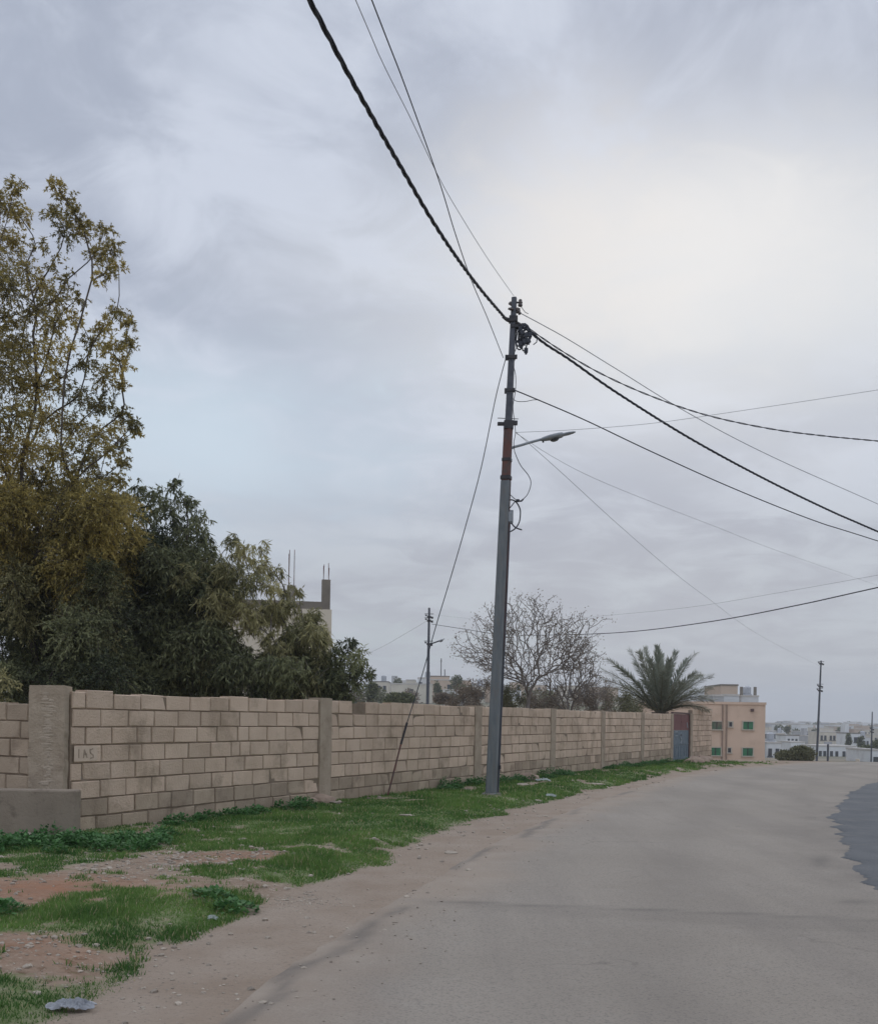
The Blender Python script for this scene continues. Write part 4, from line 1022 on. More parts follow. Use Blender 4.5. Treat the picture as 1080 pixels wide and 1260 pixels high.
# ------------------------------------------------------------------ palm
def palm():
    Y = 42.0; c = W(812, 872, Y); zb_ = float(terrain(c.x, Y)); r = random.Random(12)
    root = empty('palm_tree', (c.x, Y, zb_-.05), 'short date palm with grey green fronds behind the wall near the gate', 'palm tree')
    mb = MB(); prof = []
    for k in range(16):
        z = k/15*(c.z-zb_-.1); prof.append((.24+.05*(k % 2)+.06*k/15, z))
    mb.lathe((c.x, Y, zb_-.05), prof, 12); mb.build('trunk', MT['bark'], root)
    tips = [(741, 824, .5), (748, 812, -.8), (742, 846, .2), (752, 860, -.6), (774, 799, .3), (760, 822, -1.2), (785, 803, -.6), (794, 799, .6), (801, 812, -1.2), (808, 796, -.2), (814, 806, 1.1), (831, 802, .3), (824, 812, -1.3), (855, 804, -.3), (845, 812, .9), (857, 828, -1.0),
            (862, 830, .6), (878, 831, -.2), (876, 846, .8), (868, 852, -1.3), (879, 862, .3), (872, 874, -.5), (838, 840, -1.9), (790, 838, -1.9), (815, 826, -1.7), (765, 845, 1.4), (850, 845, 1.6), (826, 820, 1.5)]
    tips += [(a+r.uniform(-9, 9), min(874, b+r.uniform(4, 16)), c_*-1+r.uniform(-.5, .5)) for a, b, c_ in tips[::3]]
    for i, (tx, ty, dy) in enumerate(tips):
        T_ = W(tx+r.uniform(-1, 1), ty, Y+dy); B0 = Vector((c.x+(T_.x-c.x)*.06, Y+dy*.08, c.z-.10+r.uniform(-.08, .05)))
        ctrl = B0.lerp(T_, .5)+Vector((0, 0, .22+.25*abs(T_.x-c.x)/2.4))
        n = 26; pts = [((1-t)**2)*B0+2*t*(1-t)*ctrl+t*t*T_ for t in [k/n for k in range(n+1)]]
        mb = MB(); mb.tube(pts, [.028*(1-k/n)+.006 for k in range(n+1)], 5, cap=False)
        rib = mb.build('frond', MT['palm_rib'], root)
        Vv = []; tn = []; m = 105; fr_tone = r.uniform(.1, .5)+(.35 if ty > 842 else 0)
        for k in range(4, m):
            t = k/m; f_ = t*n; a = int(min(f_, n-1)); p = pts[a].lerp(pts[a+1], f_-a); d = (pts[a+1]-pts[a]).normalized()
            s_ = d.cross(Vector((0, 0, 1))); s_ = s_.normalized() if s_.length > .05 else Vector((1, 0, 0)); u_ = s_.cross(d).normalized()
            Ll = .36*(.45+.55*math.sin(math.pi*min(1, t*.72+.2))**.7)*r.uniform(.85, 1.15)
            for sg in (-1, 1):
                ph = r.uniform(-1.25, 1.25); q = (d*.95+(s_*sg*math.cos(ph)+u_*math.sin(ph))*r.uniform(.55, .8)).normalized(); e = p+q*Ll+Vector((0, 0, -.04*r.random()))
                wv = q.cross(u_).normalized()*.022
                mm = p.lerp(e, .4); Vv += [tuple(p), tuple(mm+wv), tuple(e), tuple(mm-wv)]; tn.append(min(1, max(0, fr_tone+r.uniform(-.15, .15))))
        Vv = np.array(Vv); np_mesh('leaflets', Vv, np.arange(len(Vv)).reshape(-1, 4), MT['palm'], rib, {'tone': ('FACE', tn)})
palm()

def rock_verts_early(c, s_, seed):
    import bmesh
    bm = bmesh.new(); bmesh.ops.create_icosphere(bm, subdivisions=2, radius=1.0); r = np.random.default_rng(seed)
    vs = [Vector(np.array(v.co)*(1+.08*r.normal())*np.array(s_))+Vector(c) for v in bm.verts]; fs = [tuple(v.index for v in f.verts) for f in bm.faces]; bm.free(); return vs, fs
# ------------------------------------------------------------------ main pole
PY = 19.1
def Pp(px, py, dy=0): return W(px, py, PY+dy)
pb = Pp(604.5, 977)
pole = empty('utility_pole', (pb.x, PY, pb.z), 'tall grey steel utility pole in the grass with street lamp arm and cable coils', 'utility pole')
def axpt(py): 
    t = (977-py)/(977-368); return Pp(604.8+t*(632.5-604.8), py)
ADIR = (axpt(368)-axpt(977)).normalized()
ux = Vector((1, 0, 0)); ang = math.radians(-16)
def shaft(name, y0, y1, w0, w1, mt, chamf=.22):
    A0, A1 = axpt(y0), axpt(y1); mb = MB()
    fx = Vector((math.cos(ang), math.sin(ang), 0)); fy = Vector((-math.sin(ang), math.cos(ang), 0))
    n = 10; rings = []
    for i in range(n+1):
        t = i/n; c = A0.lerp(A1, t); w = (w0+(w1-w0)*t)/2; k = w*(1-chamf)
        rings.append([c+fx*a+fy*b for a, b in ((-w, -k), (-k, -w), (k, -w), (w, -k), (w, k), (k, w), (-k, w), (-w, k))])
    vs = [v for q in rings for v in q]; fs = [(i*8+k, i*8+(k+1) % 8, (i+1)*8+(k+1) % 8, (i+1)*8+k) for i in range(n) for k in range(8)]
    fs += [tuple(range(8))[::-1], tuple(n*8+k for k in range(8))]
    mb.add(vs, fs); return mb.build(name, mt, pole)
shaft('lower_shaft', 985, 592, .205, .165, MT['pole'])
sh = shaft('middle_shaft', 592, 527, .150, .142, MT['rust']); sh['label'] = 'rusty red sleeve'
shaft('upper_shaft', 527, 366, .118, .085, MT['pole_dark'])
sh = shaft('base_plate', 979, 976, .27, .27, MT['lampgrey'])
ft = MB(); ft.add(*rock_verts_early((axpt(979).x, PY, .05), (.26, .24, .09), 5)); ft.build('footing', MT['rawconcrete'], pole)
for (y, h, w) in ((588, 2.2, .185), (566, 1.8, .165)): 
    shaft('band', y+h, y-h, w, w, MT['band'])
# conduit on the right face
for (y0, y1, mt, nm, dx, rr_) in ((975, 880, 'pole_dark', 'conduit', .112, .018), (880, 640, 'pole_dark', 'conduit', .108, .017)):
    mb = MB(); mb.tube([axpt(y0)+Vector((dx, -.03, 0)), axpt((y0+y1)/2)+Vector((dx, -.03, 0)), axpt(y1)+Vector((dx-.006, -.03, 0))], rr_, 6); mb.build(nm, MT[mt], pole)
mb = MB(); mb.tube([axpt(800)+Vector((.096, -.062, 0)), axpt(590)+Vector((.083, -.06, 0))], .006, 5); o = mb.build('rust_strip', MT['rust'], pole)
mb = MB(); mb.box(axpt(944)+Vector((.125, -.04, 0)), (.035, .05, .07)); mb.build('junction_lug', MT['band'], pole)
# clamps
def clamp(y, w, h=.06):
    c = axpt(y); mb = MB(); mb.box(c, (w, .15, h)); mb.box(c+Vector((-w/2-.02, 0, 0)), (.05, .05, .09)); mb.box(c+Vector((w/2+.01, -.02, .01)), (.04, .05, .07))
    mb.build('clamp', MT['band'], pole)
clamp(440, .14, .055); clamp(481, .11, .05)
c = axpt(522); mb = MB(); mb.box(c+Vector((0, 0, -.02)), (.17, .17, .15)); mb.box(c+Vector((-.12, -.02, 0)), (.16, .09, .05)); mb.box(c+Vector((.1, -.02, .02)), (.12, .09, .07)); mb.tube([c+Vector((-.2, 0, .11)), c+Vector((.18, 0, .10))], .008, 5); mb.tube([c+Vector((-.17, 0, .0)), c+Vector((.16, 0, .03))], .014, 5)
mb.build('clamp', MT['band'], pole, bevel=.006)
# insulators at the top
def insul(px, py, s=1.0, tilt=(0, 0, 1), dy=0.0):
    p = Pp(px, py, dy); mb = MB(); mb.lathe(p, [(.018*s, -.07*s), (.04*s, -.06*s), (.045*s, -.035*s), (.025*s, -.02*s), (.042*s, -.005*s), (.042*s, .015*s), (.024*s, .03*s), (.035*s, .045*s), (.02*s, .065*s)], 10, Vector(tilt)); mb.build('insulator', MT['porcelain'], pole, smooth=True)
insul(640, 372.5, 1.0); insul(637.5, 383, 1.0, (.6, 0, -.8)); insul(629, 374, .8, (-1, 0, .3)); insul(628, 380, .7, (-1, 0, .1), -.06)
mb = MB()
for y in (372, 380): mb.box(axpt(y)+Vector((.02, 0, 0)), (.19, .03, .025))
mb.tube([Pp(640, 376), Pp(646, 384), Pp(650, 386)], .006, 4)
mb.build('bracket', MT['band'], pole)
# tension bracket
mb = MB(); mb.tube([Pp(618, 389.5), Pp(624, 393), Pp(634, 397), Pp(645, 402)], [.022, .04, .045, .025], 8); mb.box(axpt(393), (.15, .15, .10)); mb.box(axpt(402)+Vector((.03, 0, 0)), (.14, .13, .05))
mb.build('tension_bracket', MT['band'], pole)
# bundle of connectors and cable coils on the right
rc = random.Random(3)
for k in range(12):
    cx_, cy_ = 641+rc.uniform(-3, 6), 413+rc.uniform(-5, 5); rx_, ry_ = rc.uniform(3.5, 8), rc.uniform(9, 15); th0 = rc.uniform(0, .6)
    pts = [Pp(cx_+rx_*math.cos(a+th0)+(a-3)*.3, cy_+ry_*math.sin(a), .03*math.sin(3*a+k)+k*.02-.05) for a in [2*math.pi*j/18*rc.uniform(.98, 1.02) for j in range(17)]]
    mb = MB(); mb.tube(pts, .013, 5); mb.build('cable_coil', MT['wire'], pole)
for (px, py) in ((640, 404), (642, 409), (647, 412), (652, 412), (645, 420), (650, 419), (640, 423), (647, 431)):
    mb = MB(); mb.box(Pp(px, py, -.05), (.07, .06, .085)); mb.box(Pp(px, py+3, -.05), (.04, .04, .06)); mb.build('connector', MT['wire'], pole, bevel=.01)
mb = MB(); mb.tube([Pp(644, 402), Pp(643, 398), Pp(646, 397.5), Pp(648, 402), Pp(650, 412), Pp(653, 421)], .008, 5); mb.build('cable_loop', MT['wire'], pole)
mb = MB(); mb.tube([Pp(648, 405), Pp(656, 409), Pp(661, 414), Pp(660, 421), Pp(656, 424)], .010, 5); mb.build('cable_loop', MT['wire'], pole)
def smooth_path(P_, n=8):
    P_ = [Vector(p) for p in P_]; out = []
    for i in range(len(P_)-1):
        p0 = P_[max(i-1, 0)]; p1 = P_[i]; p2 = P_[i+1]; p3 = P_[min(i+2, len(P_)-1)]
        for k in range(n):
            t = k/n; out.append(.5*((2*p1)+(p2-p0)*t+(2*p0-5*p1+4*p2-p3)*t*t+(-p0+3*p1-3*p2+p3)*t**3))
    out.append(P_[-1]); return out
def cable_part(name, px_pts, r, mt='wire', dy=-.05, parent=pole):
    mb = MB(); mb.tube(smooth_path([Pp(a, b, dy+(q[0] if q else 0)) for a, b, *q in px_pts]), r, 6); return mb.build(name, MT[mt], parent, smooth=True)
cable_part('service_cable', [(635, 428), (632, 436), (629, 442), (634, 460), (634, 480), (631, 500), (633, 520), (634, 533), (632, 545), (633, 556)], .007)
cable_part('service_cable', [(633, 556), (640, 572), (650, 585), (653, 595), (649, 608), (642, 615), (637, 616), (630, 611), (625, 604), (624, 585)], .0075)
cable_part('service_cable', [(628, 486), (634, 493), (645, 494), (656, 492), (664, 492)], .006)
cable_part('cable_ring', [(622, 617), (629, 615), (635, 618), (639.5, 626), (640, 634), (638.5, 643), (634, 650), (628, 654), (621, 656)], .013, dy=-.02)
cable_part('cable_ring', [(622, 630), (628, 624), (635, 616), (641, 617), (644, 614)], .010, dy=-.04)
cable_part('cable_ring', [(622, 640), (628, 643), (634, 649), (642, 652)], .013, dy=-.03)
mb = MB(); mb.box(Pp(627.5, 636), (.11, .10, .24)); mb.box(Pp(627.5, 636, -.06), (.07, .03, .18)); mb.build('meter_box', MT['lampgrey'], pole, bevel=.012)
mb = MB(); mb.box(Pp(637, 616, -.05), (.06, .05, .05)); mb.build('connector', MT['wire'], pole, bevel=.01)
# lamp arm and head
arm = cable_part('lamp_arm', [(620, 561), (623, 557), (630, 551), (640, 548), (655, 543.5), (670, 539.5)], .024, 'lampgrey', 0.0)
def lamp_head(parent, p0, p1, w, mt, nm='lamp_head'):
    # flattened tapered housing with lens below, lofted from ellipses along the arm
    p0, p1 = Vector(p0), Vector(p1); d = (p1-p0); L_ = d.length; d.normalize(); side = d.cross(UP).normalized(); up_ = side.cross(d); mb = MB()
    prof = [(0, .25, .3), (.08, .5, .7), (.3, .9, 1), (.5, 1, 1), (.62, .9, .9), (.66, .62, .55), (.8, .65, .55), (.93, .5, .4), (1, .2, .15)]
    vs = []; 
    for (t, a, b) in prof:
        c_ = p0+d*(L_*t)
        for k in range(12):
            an = 2*math.pi*k/12; vs.append(c_+side*math.cos(an)*w*.5*a+up_*math.sin(an)*w*.22*b*(1 if math.sin(an) > 0 else .8))
    fs = [(i*12+k, i*12+(k+1) % 12, (i+1)*12+(k+1) % 12, (i+1)*12+k) for i in range(len(prof)-1) for k in range(12)]; fs += [tuple(range(12))[::-1], tuple((len(prof)-1)*12+k for k in range(12))]
    mb.add(vs, fs); h = mb.build(nm, mt, parent, smooth=True)
    mb = MB(); c_ = p0+d*(L_*.4)-up_*w*.17; mb.lathe(c_, [(w*.3, .0), (w*.33, -.012), (w*.2, -.035)], 12, up_); mb.build('lens', MT['dark_glass'], h)
    mb = MB(); mb.box(p0+d*(L_*.08)-up_*w*.16, (.03, .03, .03)); mb.build('latch', MT['band'], h)
lamp_head(pole, Pp(664, 541.5), Pp(708, 531.5), .25, MT['lampgrey'])

# ------------------------------------------------------------------ other poles
def small_pole(px0, py0, px1, py1, Y, label, fit):
    b = W(px0, py0, Y); t_ = W(px1, py1, Y); zb_ = float(terrain(b.x, Y)); base = Vector((b.x-(t_.x-b.x)*(b.z-zb_)/(t_.z-b.z), Y, zb_))
    root = empty('utility_pole', base, label, 'utility pole')
    mb = MB(); mb.tube([base-Vector((0, 0, .3)), base.lerp(t_, .5), t_], [.11, .10, .07], 8); mb.build('shaft', MT['pole_dark'], root)
    for f_ in fit:
        c_ = base.lerp(t_, f_); mb = MB(); mb.box(c_, (.26, .26, .12)); mb.box(c_+Vector((-.2, 0, .1)), (.12, .1, .1)); mb.box(c_+Vector((.2, 0, -.05)), (.14, .1, .14)); mb.tube([c_+Vector((-.3, 0, .2)), c_+Vector((.3, 0, .2))], .02, 5); mb.build('fitting', MT['band'], root)
    return root, base, t_
sp_, b_, t_ = small_pole(526, 862, 528, 748, 70, 'distant pole with a lamp arm above the block wall left of the tall pole', (.9, .93, .72))
mb = MB(); mb.tube(smooth_path([W(527.5, 793, 70), W(534, 791, 70), W(541, 788.5, 70)]), .05, 6); ar = mb.build('lamp_arm', MT['pole_dark'], sp_)
lamp_head(sp_, W(540, 789.5, 70), W(547, 786, 70), .34, MT['lampgrey'])
small_pole(1004.5, 935, 1010, 813, 96, 'tall dark pole in the valley behind the olive bush', (.72, .76, .97))
small_pole(1071.5, 938, 1073, 876, 140, 'shorter dark pole at the right edge in the valley', (.6, .66))

# ------------------------------------------------------------------ overhead wires
def wire_obj(name, label, px_pts, A0, A1, r, mt='wire', strands=1, pitch=.35, ext=None, cat='cable'):
    """px points lie on a vertical plane between plan points A0 and A1"""
    pts = []
    for (px, py) in px_pts:
        a, b = ab(px, py); q = a/F; dx, dy = A1[0]-A0[0], A1[1]-A0[1]
        t = (q*A0[1]-A0[0])/(dx-q*dy); Y = A0[1]+t*dy
        pts.append(Vector((A0[0]+t*dx, Y, EYE+b/F*Y)))
    if ext:
        d = (pts[-1]-pts[-2]).normalized(); pts.append(pts[-1]+d*ext)
    path = smooth_path(pts, 14)
    mb = MB()
    if strands == 1: mb.tube(path, r, 6)
    else:
        # resample finely and twist strands round the path
        seg = [(path[i+1]-path[i]).length for i in range(len(path)-1)]; tot = sum(seg); n = int(tot/(pitch/8)); cum = np.concatenate([[0], np.cumsum(seg)])
        ss = np.linspace(0, tot, n); X = [np.interp(ss, cum, [p[k] for p in path]) for k in range(3)]; Pn = np.stack(X, 1)
        T_ = np.gradient(Pn, axis=0); T_ /= np.linalg.norm(T_, axis=1)[:, None]; U_ = np.cross(T_, [0, 0, 1]); U_ /= np.linalg.norm(U_, axis=1)[:, None]; W_ = np.cross(T_, U_)
        rs = r*.52
        for k in range(strands):
            ph = 2*math.pi*ss/pitch+2*math.pi*k/strands+.8*np.sin(ss*1.7)
            Q = Pn+(U_*np.cos(ph)[:, None]+W_*np.sin(ph)[:, None])*(r*.62)
            mb.tube([Vector(q) for q in Q], rs, 5)
    o = mb.build(name, MT[mt], smooth=True); tag(o, label, cat); return o
P0 = (pb.x+.33, PY)
def plan(px, py, Y): v = W(px, py, Y); return (v.x, v.y)
ptop = axpt(390); P0 = (ptop.x, PY)
wire_obj('overhead_cable', 'thick twisted black cable from the top left corner to the pole top', [(621, 391), (592, 357), (562, 317), (531, 270), (500, 217), (466, 158), (425, 84), (379, -4)], P0, plan(379, 0, 8.8), .024, strands=3, pitch=.75, ext=7)
wire_obj('overhead_cable', 'thick twisted cable from the pole top down to the right edge, lower of two', [(645, 403), (672, 424), (700, 442), (760, 484), (850, 540), (940, 589), (1020, 628), (1084, 656)], P0, plan(1080, 655, 28), .024, strands=3, pitch=.5, ext=14)
wire_obj('overhead_cable', 'black cable from pole top that levels out at the right edge above the lower one', [(646, 401), (690, 431), (740, 460), (800, 487), (870, 511), (950, 528), (1020, 537), (1084, 543)], P0, plan(1080, 543, 22), .015, strands=2, pitch=.6, ext=12)
wire_obj('thin_wire', 'thin wire from the insulator on pole top down to the right edge', [(638, 384), (668, 400), (700, 418), (760, 455), (850, 510), (950, 562), (1084, 622)], P0, plan(1080, 620, 30), .008, 'wire_thin', ext=14, cat='wire')
wire_obj('service_wire', 'medium wire from the middle clamp of the pole to the lower right edge', [(628, 478), (655, 489), (720, 517), (800, 555), (900, 600), (1000, 640), (1084, 667)], P0, plan(1080, 665, 26), .011, ext=14)
mb = MB()
wire_obj('thin_wire', 'faint wire rising gently from the lamp clamp to the right edge', [(634, 532), (700, 529), (800, 521), (900, 507), (1000, 492), (1084, 479)], P0, plan(1080, 480, 17.5), .004, 'wire_thin', ext=10, cat='wire')
wire_obj('thin_wire', 'faint wire dropping steeply from the lamp clamp toward the valley pole', [(635, 532), (660, 554), (700, 590), (760, 645), (820, 697), (865, 732), (940, 785), (1009, 820)], (axpt(532).x+.05, PY), plan(1010, 820, 96), .005, 'wire_thin', cat='wire')
wire_obj('thin_wire', 'very faint wire from the lamp clamp sloping to right edge below the others', [(635, 533), (680, 562), (730, 588), (800, 617), (880, 648), (960, 679), (1084, 722)], (axpt(532).x+.03, PY), plan(1080, 722, 50), .004, 'wire_thin', ext=20, cat='wire')
far_t = plan(528, 765, 70)
wire_obj('overhead_cable', 'cable from distant pole passing behind tall pole and rising to right edge', [(531, 768), (570, 774), (620, 781), (700, 781), (780, 777), (880, 764), (980, 745), (1084, 722)], far_t, plan(1080, 724, 28), .017, ext=10)
wire_obj('thin_wire', 'faint thin wire just above the low cable at the right edge', [(529, 756), (600, 763), (680, 763), (740, 758), (850, 747), (960, 729), (1084, 707)], far_t, plan(1080, 708, 30), .005, 'wire_thin', ext=10, cat='wire')
wire_obj('thin_wire', 'thin wire falling left from the distant pole behind the left trees', [(527, 763), (500, 779), (470, 796), (440, 810)], far_t, plan(430, 812, 100), .010, 'wire_thin', cat='wire')
wire_obj('thin_wire', 'very thin wire from the top edge to the insulator on the pole top', [(632, 364), (600, 318), (565, 262), (540, 218), (505, 145), (470, 75), (436, -4)], P0, plan(436, 0, 9.5), .0045, 'wire_thin', ext=6, cat='wire')
wire_obj('thin_wire', 'thin dark wire from top edge crossing the thick cable to the pole clamp', [(619, 440), (600, 392), (580, 345), (560, 287), (540, 222), (500, 110), (456, -4)], (axpt(440).x-.09, PY), plan(456, 0, 9.0), .0065, 'wire', ext=6, cat='wire')
# guy wire
gA = axpt(440)+Vector((-.10, -.02, 0)); ga = W(475.5, 976, 18.35); ga = Vector((ga.x, ga.y, .10))
gw_ = [(619, 440), (610, 488), (592, 575), (572, 650), (551, 722), (537, 768), (520, 828), (500, 892)]
pts = [gA]
for (px, py) in gw_[1:]:
    a, b = ab(px, py); q = a/F; dx, dy = ga.x-gA.x, ga.y-gA.y
    t = min(.97, max(0, (q*gA.y-gA.x)/(dx-q*dy))); Yv = gA.y+t*dy; pts.append(Vector((gA.x+t*dx, Yv, EYE+b/F*Yv)))
guy = empty('guy_wire', ga, 'slanting guy wire from tall pole down to the foot of the block wall', 'guy wire')
mb = MB(); mb.tube(smooth_path(pts, 8), .009, 6); mb.build('cable', MT['wire'], guy)
rod_top = pts[-1]; mb = MB(); mb.tube([rod_top, rod_top.lerp(ga, .3), ga-Vector((0, 0, .1))], [.014, .016, .016], 6); mb.build('anchor_rod', MT['rust'], guy)
mb = MB(); mb.tube([rod_top.lerp(ga, -.03), rod_top.lerp(ga, .28)], .022, 6); mb.build('turnbuckle', MT['band'], guy)

# ------------------------------------------------------------------ grass, weeds, stones
def grass_field():
    r = np.random.default_rng(5)
    P_ = []
    for (y0, y1, dens) in ((4.0, 8, 3600), (8, 12, 3000), (12, 18, 1900), (18, 26, 900), (26, 42, 380)):
        ys = r.uniform(y0, y1, 900000)
        xa = np.maximum(wallx(ys)+.1, -7); xb = vergeX(ys)+.2
        area = float(np.mean(np.maximum(xb-xa, 0)))*(y1-y0); n = int(area*dens)
        ys = ys[:n*2]; xa = xa[:n*2]; xb = xb[:n*2]; xs = xa+(xb-xa)*r.random(len(ys))
        gm = grass_amount(xs, ys); keep = (r.random(len(ys)) < sstep(.2, .95, gm)) & (xs/ys > -.52) & (ys > 4.3)
        xs, ys, gm = xs[keep][:n], ys[keep][:n], gm[keep][:n]
        P_.append(np.stack([xs, ys, gm, np.full(len(xs), (y0+y1)/2)], 1))
    Q = np.concatenate(P_); n = len(Q); x, y, gm, yy = Q.T
    z = terrain(x, y)-.005
    patch = fbm(x, y, .55, 71, 3)
    tall = np.exp(-(((to_px(x, y)[0]-270)/70)**2+((to_px(x, y)[1]-1106)/12)**2))
    h = (.016+(.045*gm+.05*tall)*np.clip(patch*2.6-.75, .12, 1.6))*r.uniform(.5, 1.3, n)*np.interp(y, [5, 20, 40], [1, 1.15, 1.5])
    wd = .0045*np.interp(y, [5, 12, 20, 40], [.9, 1.5, 2.4, 4.5])*r.uniform(.7, 1.3, n)
    an = r.uniform(0, 2*math.pi, n); ln = r.uniform(.1, .8, n)*h; la = r.uniform(0, 2*math.pi, n)
    bx, by = np.cos(an)*wd, np.sin(an)*wd
    b0 = np.stack([x-bx, y-by, z], 1); b1 = np.stack([x+bx, y+by, z], 1); tp = np.stack([x+np.cos(la)*ln, y+np.sin(la)*ln, z+h], 1)
    V_ = np.stack([b0, b1, tp], 1).reshape(-1, 3)
    tn = np.clip(.42+.9*(fbm(x, y, 1.4, 75)-.5)+.5*(vnoise(x, y, .3, 76)-.5)+r.normal(0, .12, n), 0, .98); tn[r.random(n) < .07] = 1.0
    o = np_mesh('grass', V_, np.arange(n*3).reshape(n, 3), MT['grass'], attrs={'tone': ('FACE', tn)})
    tag(o, 'short patchy green grass between the block wall and the road', 'grass', kind='stuff'); print('grass blades', n)
grass_field()
def weeds():
    r = np.random.default_rng(8); mounds = []
    for px in list(range(-30, 205, 7)): 
        p = G(px, 1046-.045*px+r.uniform(-10, 8), .08); mounds.append((p.x, p.y, r.uniform(.10, .20), r.uniform(.06, .15)*(1.5 if 60 < px < 130 else 1)))
    for Lv in np.arange(1.2, 33, .32):
        p = PW0+WD*Lv+WN*r.uniform(.18, .6); k = vnoise(Lv, 0, 1.4, 90)
        if k > .42: mounds.append((p.x, p.y, r.uniform(.10, .26), r.uniform(.05, .17)*k*1.6))
    for px, py in ((262, 1100), (290, 1106), (0, 1118), (560, 970), (640, 962), (590, 966), (700, 955), (765, 944), (800, 940), (815, 939), (770, 942)):
        p = G(px, py, .1); mounds.append((p.x, p.y, .16, .07))
    Vs, tn = [], []
    for (mx, my, R, H) in mounds:
        n = int(240*R/.2); a = r.uniform(0, 2*math.pi, n); q = np.sqrt(r.random(n)); x = mx+np.cos(a)*q*R; y = my+np.sin(a)*q*R
        z = terrain(x, y)+H*(1-q**2)*r.uniform(.35, 1, n)+.01
        d = np.stack([np.cos(a)*.7, np.sin(a)*.7, r.uniform(-.1, .8, n)], 1)+r.normal(0, .35, (n, 3)); d /= np.linalg.norm(d, axis=1)[:, None]
        s_ = np.cross(d, [0, 0, 1]); s_ /= np.linalg.norm(s_, axis=1)[:, None]+1e-6; Ls_ = r.uniform(.025, .055, (n, 1)); p = np.stack([x, y, z], 1)
        Vs.append(np.stack([p, p+d*Ls_*.4+s_*Ls_*.42, p+d*Ls_, p+d*Ls_*.4-s_*Ls_*.42], 1)); tn.append(np.clip(r.normal(.45, .25, n), 0, 1))
    V_ = np.concatenate(Vs).reshape(-1, 3); o = np_mesh('weeds', V_, np.arange(len(V_)).reshape(-1, 4), MT['weed'], attrs={'tone': ('FACE', np.concatenate(tn))})
    tag(o, 'broad leaved dark green weeds growing along the foot of the wall', 'weeds', kind='stuff')
weeds()

def rock_verts(c, s, seed, flat=.6, sub=2):
    import bmesh
    bm = bmesh.new(); bmesh.ops.create_icosphere(bm, subdivisions=sub, radius=1.0)
    r = np.random.default_rng(seed); dirs = r.normal(size=(9, 3)); dirs /= np.linalg.norm(dirs, axis=1)[:, None]; cut = r.uniform(.55, .9, 9)
    vs = []
    for v in bm.verts:
        p = np.array(v.co)
        for d, k in zip(dirs, cut):
            t = p@d
            if t > k: p = p-d*(t-k)
        p = p*(1+.06*r.normal()); p = p*np.array(s)
        vs.append(Vector(p*np.array([1, 1, flat]))+Vector(c))
    bm.verts.index_update(); fs = [tuple(v.index for v in f.verts) for f in bm.faces]; bm.free(); return vs, fs
def rock(px, py, s, label, seed, mt='stone', flat=.6, name='rock', dz=0, group=None):
    p = G(px, py, .09); z = float(terrain(p.x, p.y)); mb = MB(); mb.tone = random.random()
    mb.add(*rock_verts((p.x, p.y, z+s[2]*flat*.3+dz), s, seed, flat)); o = mb.build(name, MT[mt]); tag(o, label, 'rock', group); return o
rock(398, 988, (.22, .16, .14), 'pinkish boulder in the weeds under the first wall pier', 1, 'pinkstone', .9)
rock(383, 990, (.11, .1, .1), 'smaller brown stone leaning on the pinkish boulder', 2, 'pinkstone', .9)
rock(413, 989, (.14, .09, .05), 'flat pale stone at the right side of the pinkish boulder', 3)
rock(648, 960, (.30, .22, .20), 'large pinkish boulder by the wall right of the tall pole', 4, 'pinkstone', .8)
rock(642, 966, (.14, .1, .07), 'pale stone in front of the large pinkish boulder', 5)
rock(46, 1027, (.16, .08, .09), 'slanted pale stone against the low concrete slab', 6, 'stone', 1.2)
rock(32, 1032, (.1, .07, .06), 'small pale stone left of the slanted one by the slab', 16, 'stone', 1.0)
rock(112, 1056, (.14, .10, .03), 'flat pale stone lying in the grass below the weeds', 7)
rock(588, 962, (.12, .1, .08), 'grey stone beside the left side of the pole base', 8)
rock(555, 1040, (.08, .06, .04), 'small pale stone near the grass edge by the road', 9)
rock(660, 981, (.13, .1, .05), 'white stone in the grass right of the pole', 10)
rock(735, 963, (.25, .15, .05), 'flat stony slab in the far verge', 11)
rock(500, 1003, (.12, .09, .04), 'pale flat stone in the middle of the grass', 12)
rock(300, 1036, (.09, .07, .05), 'small stone at the edge of the stony ground under the wall', 13)
rs_ = random.Random(4)
for i, (px, py) in enumerate(((855, 935), (861, 933), (866, 937), (858, 939), (870, 934), (851, 938))):
    rock(px, py, (.22+rs_.random()*.2, .2, .2), 'brown rubble stone piled by the short wall right of the gate', 30+i, 'pinkstone', .9, 'rubble_stone', group='rubble stones piled beside the gate')
